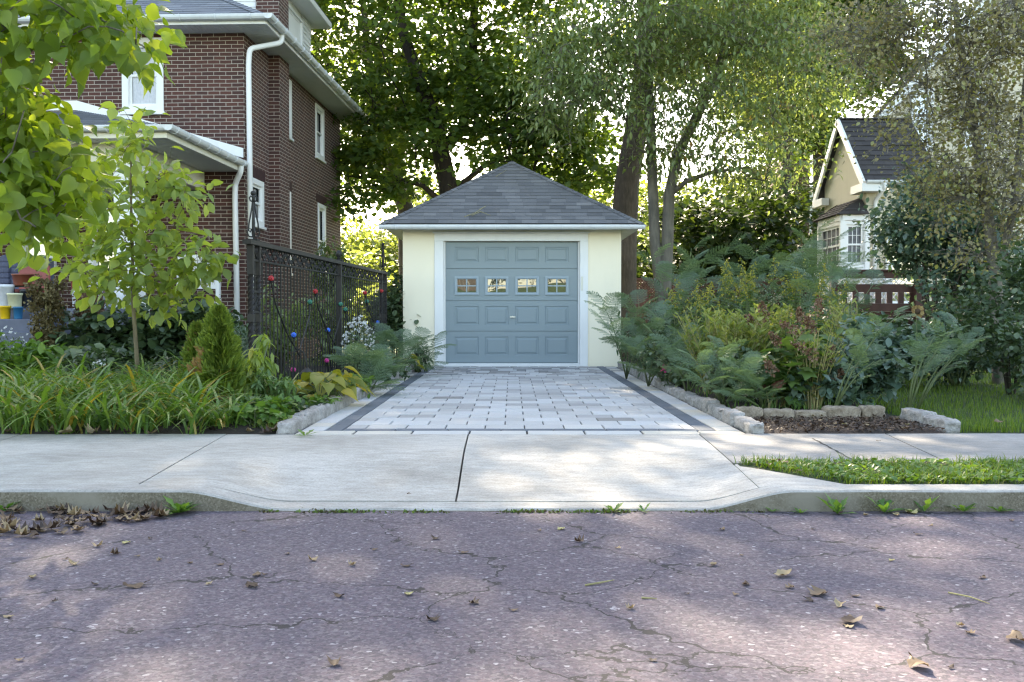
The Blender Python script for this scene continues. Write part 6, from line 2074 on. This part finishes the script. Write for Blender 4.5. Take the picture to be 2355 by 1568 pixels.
for i in range(5):
    V, F, C = daylily(500 + i, 20, .74)
    o = mesh_np("daylily", V, [F], L_BLADE, None, [C]); DLM.append(o); tag(o, "", "plant", "daylily clumps in the left bed")
r_ = np.random.default_rng(505)
cl = []
for d, n, x0, x1 in ((7.93, 17, -4.3, -2.25), (8.5, 13, -4.5, -2.55), (8.9, 13, -4.8, -2.75), (9.4, 12, -5.0, -3.0), (10.0, 11, -5.2, -3.2), (10.6, 9, -5.4, -3.4)):
    for i in range(n): cl.append((x0 + (x1 - x0) * (i + r_.uniform(.2, .8)) / n, d + r_.uniform(-.12, .15)))
for i, (x, y) in enumerate(cl):
    o = DLM[i % 5] if i < 5 else DLM[i % 5].copy()
    if i >= 5: link(o)
    o.location = (x, y, .11 + (.03 if y > 8.4 else 0)); o.rotation_euler = (0, 0, r_.uniform(0, 6.28)); s = r_.uniform(.72, 1.1) * (1 if y < 9 else .95); o.scale = (s, s, s * (.85 if y < 8.4 else 1))
    o["label"] = "daylily clump of arching green straps by the left sidewalk, some blades yellow"

# ------------------------------------------------------------------ grass
def blades(r, P, h0, h1, w_, lean=.5, cb=0.0):
    n = len(P); h = r.uniform(h0, h1, n); an = r.random(n) * 6.283; le = r.uniform(.1, lean, n) * h
    dx, dy = np.cos(an), np.sin(an); sx, sy = -dy * w_, dx * w_
    z = np.zeros(n)
    V = np.stack([np.stack([P[:, 0] - sx, P[:, 1] - sy, P[:, 2]], 1), np.stack([P[:, 0] + sx, P[:, 1] + sy, P[:, 2]], 1),
                  np.stack([P[:, 0] + sx * .7 + dx * le * .4, P[:, 1] + sy * .7 + dy * le * .4, P[:, 2] + h * .6], 1), np.stack([P[:, 0] - sx * .7 + dx * le * .4, P[:, 1] - sy * .7 + dy * le * .4, P[:, 2] + h * .6], 1),
                  np.stack([P[:, 0] + dx * le, P[:, 1] + dy * le, P[:, 2] + h], 1)], 1).reshape(-1, 3)
    i0 = np.arange(n)[:, None] * 5
    return V, i0 + np.array([[0, 1, 2, 3]]), i0 + np.array([[3, 2, 4]]), np.clip(r.random(n) * .9 + cb, 0, 1)
r_ = np.random.default_rng(600)
def grass(name, P, h0, h1, w_, mat, lean=.6, cb=0.0):
    V, q, t3, c = blades(r_, P, h0, h1, w_, lean, cb)
    return tag(mesh_np(name, V, [q, t3], mat, None, [c, c]), kind="stuff")
n = 30000
P = np.stack([3.6 + r_.random(n) ** 1.1 * 5.5, 8.0 + r_.random(n) ** 1.4 * 8, np.full(n, .105)], 1)
grass("lawn_grass", P, .04, .085, .0035, L_GRASS)
n = 15000
P = np.stack([1.42 + r_.random(n) * 4.2, 5.52 + r_.random(n) * .82, np.full(n, ZS - .01)], 1)
P = P[P[:, 1] > 5.52 + (1.90 - P[:, 0]) / .60]
dens = np.sin(P[:, 0] * 9 + P[:, 1] * 4) + np.sin(P[:, 0] * 4.1 - 7 * P[:, 1]) + r_.normal(0, 1.2, len(P))
P = P[dens > -.4]
grass("verge_grass", P, .02, .075, .0032, L_GRASS, 1.4, .10)
# broad weeds in the verge
n = 3200
P = np.stack([1.5 + r_.random(n) * 4.1, 5.53 + r_.random(n) * .76, np.full(n, ZS + .01)], 1); P = P[P[:, 1] > 5.55 + (1.90 - P[:, 0]) / .60]; n = len(P)
an = r_.random(n) * 6.283
f_ = Fol(); f_.add(T_OVAL, P, np.stack([np.cos(an), np.sin(an), r_.uniform(.1, 1.1, n)], 1), (0, 0, 1), r_.uniform(.025, .055, n), r_.random(n)); o = f_.build("verge_weeds", L_WEED); tag(o, kind="stuff")
# thin grass tufts in the beds, round the daylilies and plants
n = 9000
P = np.concatenate([np.stack([-6.0 + r_.random(n) * 4.1, 8.0 + r_.random(n) * 6.5, np.full(n, .13)], 1), np.stack([2.05 + r_.random(n // 3) * 1.4, 9.1 + r_.random(n // 3) * 8, np.full(n // 3, .14)], 1)])
grass("bed_ground_cover", P, .05, .17, .004, L_WEED, .9, 0)
# moss and grit along the drive lip
n = 2400
x = -1.35 + r_.random(n) * 2.7; dens = np.sin(x * 5) + np.sin(x * 13 + 1) + r_.normal(0, .8, n); x = x[dens > .5]; n = len(x)
P = np.stack([x, K0 - .012 + r_.normal(0, .016, n) - .01, np.zeros(n)], 1)
f_ = Fol(); f_.add(T_OVAL, P, rdir(r_, n) + np.array([0, 0, .8]), rdir(r_, n), r_.uniform(.008, .022, n), r_.random(n)); o = f_.build("kerb_moss", L_MOSS); tag(o, kind="stuff")

# weeds at the kerb foot
def rosette(label, x, y, z, n, L, seed, lift=.5):
    r = np.random.default_rng(seed); t = thing("kerb_weed", (x, y, z), label, "weed", "weeds at the kerb foot"); f = Fol()
    T = (np.array([(0, 0, 0), (.05, .15, .0), (.13, .35, .02), (.06, .45, .0), (.16, .65, .02), (.08, .75, 0), (0, 1, -.05), (-.08, .75, 0), (-.16, .65, .02), (-.06, .45, .0), (-.13, .35, .02), (-.05, .15, 0)], float), np.array([(0, 1, 2, 3), (0, 9, 10, 11), (0, 3, 9, 9), (3, 4, 5, 5), (9, 7, 8, 8), (3, 5, 7, 9), (5, 6, 7, 7)]))
    for i in range(n):
        an = i * 2.4 + r.uniform(-.3, .3)
        f.add(T, (0, 0, .004), (math.cos(an), math.sin(an), r.uniform(.1, lift)), np.array([0, 0, 1]) + r.normal(0, .1, 3), L * r.uniform(.6, 1.1), r.random())
    f.build("leaves", L_WEED, t)
for i, (a, c, n, L, lf, lab) in enumerate(((415, 1180, 26, .15, .8, "toothed dandelion rosette where the left kerb drops to the drive"), (1925, 1183, 9, .15, 1.6, "tall toothed dandelion leaves against the right kerb, left of two"), (2035, 1180, 12, .14, 1.4, "dandelion rosette against the right kerb near the pale scar"), (2125, 1178, 7, .12, 1.5, "dandelion with upright leaves in the middle of the right kerb"), (2215, 1178, 10, .11, .9, "flat dandelion at the right kerb, near the sunlit patch"), (2290, 1175, 9, .09, .9, "small weed at the right kerb's far end"), (1775, 1178, 10, .05, .8, "tiny clover tuft at the start of the right kerb face"), (1840, 1181, 12, .055, .8, "tiny clover tuft left of the dandelions"), (30, 1168, 9, .11, .9, "broad weed at the left kerb near the picture edge"), (1405, 1165, 10, .08, 1.5, "grass tuft growing through the drive lip"), (1480, 1178, 10, .06, 1.2, "low tuft at the drive lip right of the grass tuft"), (700, 1003, 10, .12, .8, "blue green weed creeping onto the sidewalk by the left stones"))):
    z_ = .12 if c < 1100 else .0
    p = G(a, c, z_); y = p.y if c < 1100 else min(p.y, K0 - .02)
    rosette(lab, p.x, y, z_, n, L, 700 + i, lf)

# ------------------------------------------------------------------ fallen leaves
T_O7 = leafT((.01, .15, .27, .25, .31, .24, .20, .10, .0), .1, .1)
T_H7 = leafT((.10, .30, .38, .32, .33, .22, .17, .07, .0), .1, .1)
def leaf_mesh(seed, kind):
    r = np.random.default_rng(seed); T = (T_O7, T_LOBED, T_H7, T_O7)[kind]
    V = T[0].copy(); cx, cu = r.uniform(1.5, 5), r.uniform(.5, 2.2)
    V[:, 2] = V[:, 0] ** 2 * cx * r.choice([-.2, .5, .9]) + (V[:, 1] - .5) ** 2 * cu * .35 + r.uniform(-.5, .5) * V[:, 0] * (V[:, 1] - .5) + .05 * np.sin(V[:, 1] * 11 + r.random() * 6) * np.sign(V[:, 0]) + r.normal(0, .02, len(V)); V[:, :2] += r.normal(0, .03, (len(V), 2)); V[:, 1] -= .5
    V[:, 2] -= V[:, 2].min()
    F = T[1]; tri = F[:, 2] == F[:, 3]; polys = []; nn = 0
    if (~tri).any(): polys.append(F[~tri])
    if tri.any(): polys.append(F[tri][:, :3])
    return V, polys
LV = []
CO = (.05, .2, .35, .5, .62, .75, .85, .93)
for i in range(16):
    V, polys = leaf_mesh(800 + i, i % 4)
    o = mesh_np("fallen_leaf", V, polys, L_LEAF, None, [np.full(len(p), CO[(i * 3 + i // 4) % 8]) for p in polys])
    LV.append(o); tag(o, "", "leaf")
used = [False] * 16
r_ = np.random.default_rng(820)
def drop(a, c, z, L, k, lab, grp, flat=1.0, zoff=.003):
    p = G(a, c, z)
    o = LV[k] if not used[k] else LV[k].copy()
    if used[k]: link(o)
    used[k] = True
    o.location = (p.x, p.y, z + zoff); o.rotation_euler = (r_.normal(0, .05), r_.normal(0, .05), r_.uniform(0, 6.28)); o.scale = (L, L, L * flat)
    o["label"] = lab; o["group"] = grp
    return o
road = [(170, 1300), (150, 1287), (225, 1257), (290, 1250), (315, 1280), (437, 1296), (505, 1300), (590, 1325), (608, 1322), (580, 1350), (312, 1350), (125, 1383), (75, 1330), (220, 1345), (365, 1290), (660, 1275), (940, 1368), (1065, 1272), (935, 1303), (1090, 1388), (1180, 1405), (995, 1427), (1330, 1246), (1240, 1222), (1660, 1220), (1705, 1278), (1800, 1325), (1815, 1352), (1715, 1345), (1580, 1367), (1690, 1368), (1880, 1368), (1965, 1372), (1860, 1382), (1955, 1430), (1930, 1395), (1950, 1442), (2020, 1398), (1500, 1520), (1450, 1400), (2335, 1475), (2110, 1535), (2185, 1537), (2230, 1457), (2210, 1440), (2110, 1230), (2140, 1210), (1870, 1218), (2325, 1198), (780, 1372), (720, 1290), (560, 1222), (1290, 1218), (860, 1265), (480, 1345), (20, 1420), (45, 1520), (770, 1530), (1640, 1300), (2260, 1330), (2050, 1290), (1420, 1262), (1000, 1240), (810, 1300), (345, 1240), (265, 1275)]
for i, (a, c) in enumerate(road):
    big = (a, c) in ((1800, 1325), (580, 1350), (312, 1350), (1955, 1430), (2335, 1475), (1880, 1368), (2110, 1535))
    L = r_.uniform(.075, .10) if big else r_.uniform(.024, .055)
    drop(a, c, 0, L, int(r_.integers(0, 16)), "large curled tan leaf lying on the purple asphalt" if big else "small dry curled leaf lying on the purple asphalt", "large dry leaves on the road" if big else "small dry leaves on the road")
for i in range(85):                                       # drift in the left gutter
    t = r_.random(); a = -20 + 400 * t ** .9; c = 1172 + r_.random() ** 1.3 * (75 - 60 * t) + 6
    o = drop(a, c, 0, r_.uniform(.045, .10), int(r_.choice([0, 1, 3, 5, 8, 9, 11, 13])), "brown leaf in the drift along the left gutter", "leaf drift in the left gutter", 1.1, .004 + .015 * r_.random())
drop(150, 1168, 0, .13, 2, "large dull red leaf leaning on the left kerb", "leaf drift in the left gutter", 1.3, .03)
for (a, c, L, k, lab) in ((1927, 1182, .07, 15, "orange leaf under the right kerb's dandelion"), (2095, 1180, .10, 12, "pale yellow leaf at the right kerb foot"), (1990, 1186, .05, 4, "pale leaf scrap at the right kerb foot"), (2060, 1186, .06, 7, "tan leaf scrap at the right kerb foot, beside the yellow leaf")):
    drop(a, c, 0, L, k, lab, "leaves at the right kerb foot")
for i, (a, c) in enumerate(((405, 990), (545, 985), (610, 998), (570, 975), (640, 985), (490, 992), (330, 992), (250, 995), (180, 992), (120, 994), (60, 992), (20, 995), (290, 997), (365, 995), (445, 994), (150, 998), (575, 995), (520, 990), (625, 992), (350, 999), (210, 999))):
    drop(a, c, ZS + .005, r_.uniform(.07, .12), int(r_.choice([2, 5, 9, 1])), "brown leaf at the daylilies' front edge", "leaves along the left bed's front edge", 1.2, .01)
for i in range(34):
    drop(1745 + r_.random() * 350, 955 + r_.random() * 38, ZS + .02, r_.uniform(.03, .07), int(r_.integers(0, 16)), "dry leaf on the dark mulch patch", "leaves on the mulch patch", 1, .012)
for (a, c, lab) in ((2300, 975, "curled orange brown leaf on the lawn near the sidewalk"), (2020, 1018, "pale dry leaf on the right sidewalk"), (940, 1140, "small green leaf on the drive apron near the lip")):
    drop(a, c, ZS + .03 if c < 1000 else ZS - .002 if c < 1100 else .04, .10 if c < 1000 else .035, 6, lab, "single leaves", 1.3, .01)
for i in range(14):
    drop(1720 + r_.random() * 560, 1070 + r_.random() * 35, ZS, r_.uniform(.03, .05), int(r_.integers(0, 16)), "dry leaf lying in the verge grass", "leaves in the verge grass", 1, .035)

# twigs
def twig(label, pts, r0, z=None):
    p0 = Vector(pts[0]); t = tag(MB().tube([tuple(Vector(p) - p0) for p in pts], [r0] * (len(pts) - 1) + [r0 * .4], 5).build("twig", M['stem_straw']), label, "twig"); t.location = p0
twig("pale straw twig on the asphalt in front of the drive", [G(1345, 1345, .004), G(1375, 1340, .008), G(1412, 1333, .004)], .004)
twig("thin dark twig on the asphalt at the right", [G(2180, 1362, .004), G(2230, 1372, .006), G(2275, 1388, .004)], .003)
twig("small white twig on the asphalt beside the sunlit patch", [G(1475, 1374, .004), G(1510, 1376, .004)], .004)
gp = Vector((0, GY, ZS))
fr_ = lambda px_, py_: Vector((0, -.02, .035)) + onplane(px_, py_, gp + Vector(P_EAVE), Vector(P_NRM))
P_EAVE = (0, -.40, Z(2.655)); _u = Vector((0, 2.42, rz - ez)); P_NRM = Vector((1, 0, 0)).cross(_u).normalized()
twig("forked grey twig lying on the garage roof", [fr_(1068, 503), fr_(1092, 494), fr_(1110, 482), fr_(1118, 478)], .006)
twig("grey twig crossing the forked one on the garage roof", [fr_(1085, 500), fr_(1105, 491), fr_(1128, 500)], .006)
twig("small pale twig near the garage roof's peak", [fr_(1140, 410), fr_(1165, 395)], .005)

B("fence_shrub", "lit green shrub between the brick house wall and the iron fence, nearest the front", "shrub", 640, 13.5, .35, .6, 1.2, 900, T_OVAL, .09, L_CHERRY, M['bark'], 460, cl=24)
B("fence_shrub", "lit green shrub between the brick house wall and the iron fence, farther back", "shrub", 755, 17.0, .45, .9, 1.35, 1100, T_OVAL, .10, L_CHERRY, M['bark'], 461, cl=24)

for i, (x, rx, lab) in enumerate(((-.7, .9, "dark bush at the end of the board fence across the street"), (.9, .9, "middle dark bush beside the board fence across the street"), (2.6, 1.0, "dark bush farthest from the board fence across the street"))):
    bush("street_bush", lab, "shrub", (x, -13.6, 2.2), rx * 1.35, .6, 3.4, 2200, T_OVAL, .16, L_DARK, M['bark'], 470 + i, cl=16)

p = W(1850, 900, 9.7)
fan_clump("feathery_perennial", "bare straw stems rising at the oakleaf hydrangea's right foot", "plant", (p.x, 9.45, .14), 46, .78, .30, (.05, 0), 323, L_STRAW, M['stem_straw'], 9, .07)
p = W(1640, 880, 10.9)
fan_clump("feathery_perennial", "loose straw green clump between the edging stones and the hydrangea", "plant", (p.x, 10.9, .14), 70, .95, .36, (-.08, -.1), 324, L_STRAW, M['stem_straw'], 22, .075)
r_ = np.random.default_rng(640)
n = 2600
P = np.stack([2.02 + r_.random(n) * 1.44, 7.9 + r_.random(n) * 1.0, np.full(n, .128) + r_.random(n) * .02], 1)
f_ = Fol(); f_.add(T_NEEDLE if 0 else leafT((.2, .25, .2), 0, 0), P, rdir(r_, n, 0, .35), rdir(r_, n) + np.array([0, 0, 1.2]), r_.uniform(.012, .035, n), r_.random(n) * .35); o = f_.build("mulch_chips", L_LEAF); tag(o, kind="stuff")

for i, (a, d, h, lm, T, sz, lab) in enumerate(((520, 8.15, .15, L_WEED, T_OVAL, .06, "low leafy weed at the sidewalk edge below the terracotta pot"), (585, 8.08, .20, L_WEED, T_LOBED, .08, "bright three lobed weed at the sidewalk edge left of the edging stones"), (640, 8.12, .13, L_SAP, T_OVAL, .05, "small yellow green weed against the front edging stone"), (460, 8.12, .13, L_DARK, T_ROUND, .045, "small dull weed at the sidewalk edge below the arborvitae"))):
    B("edge_weed", lab, "weed", a, d, .20, .14, h, 130, T, sz, lm, M['stem_green'], 480 + i, z=.11, cl=10, nst=6)
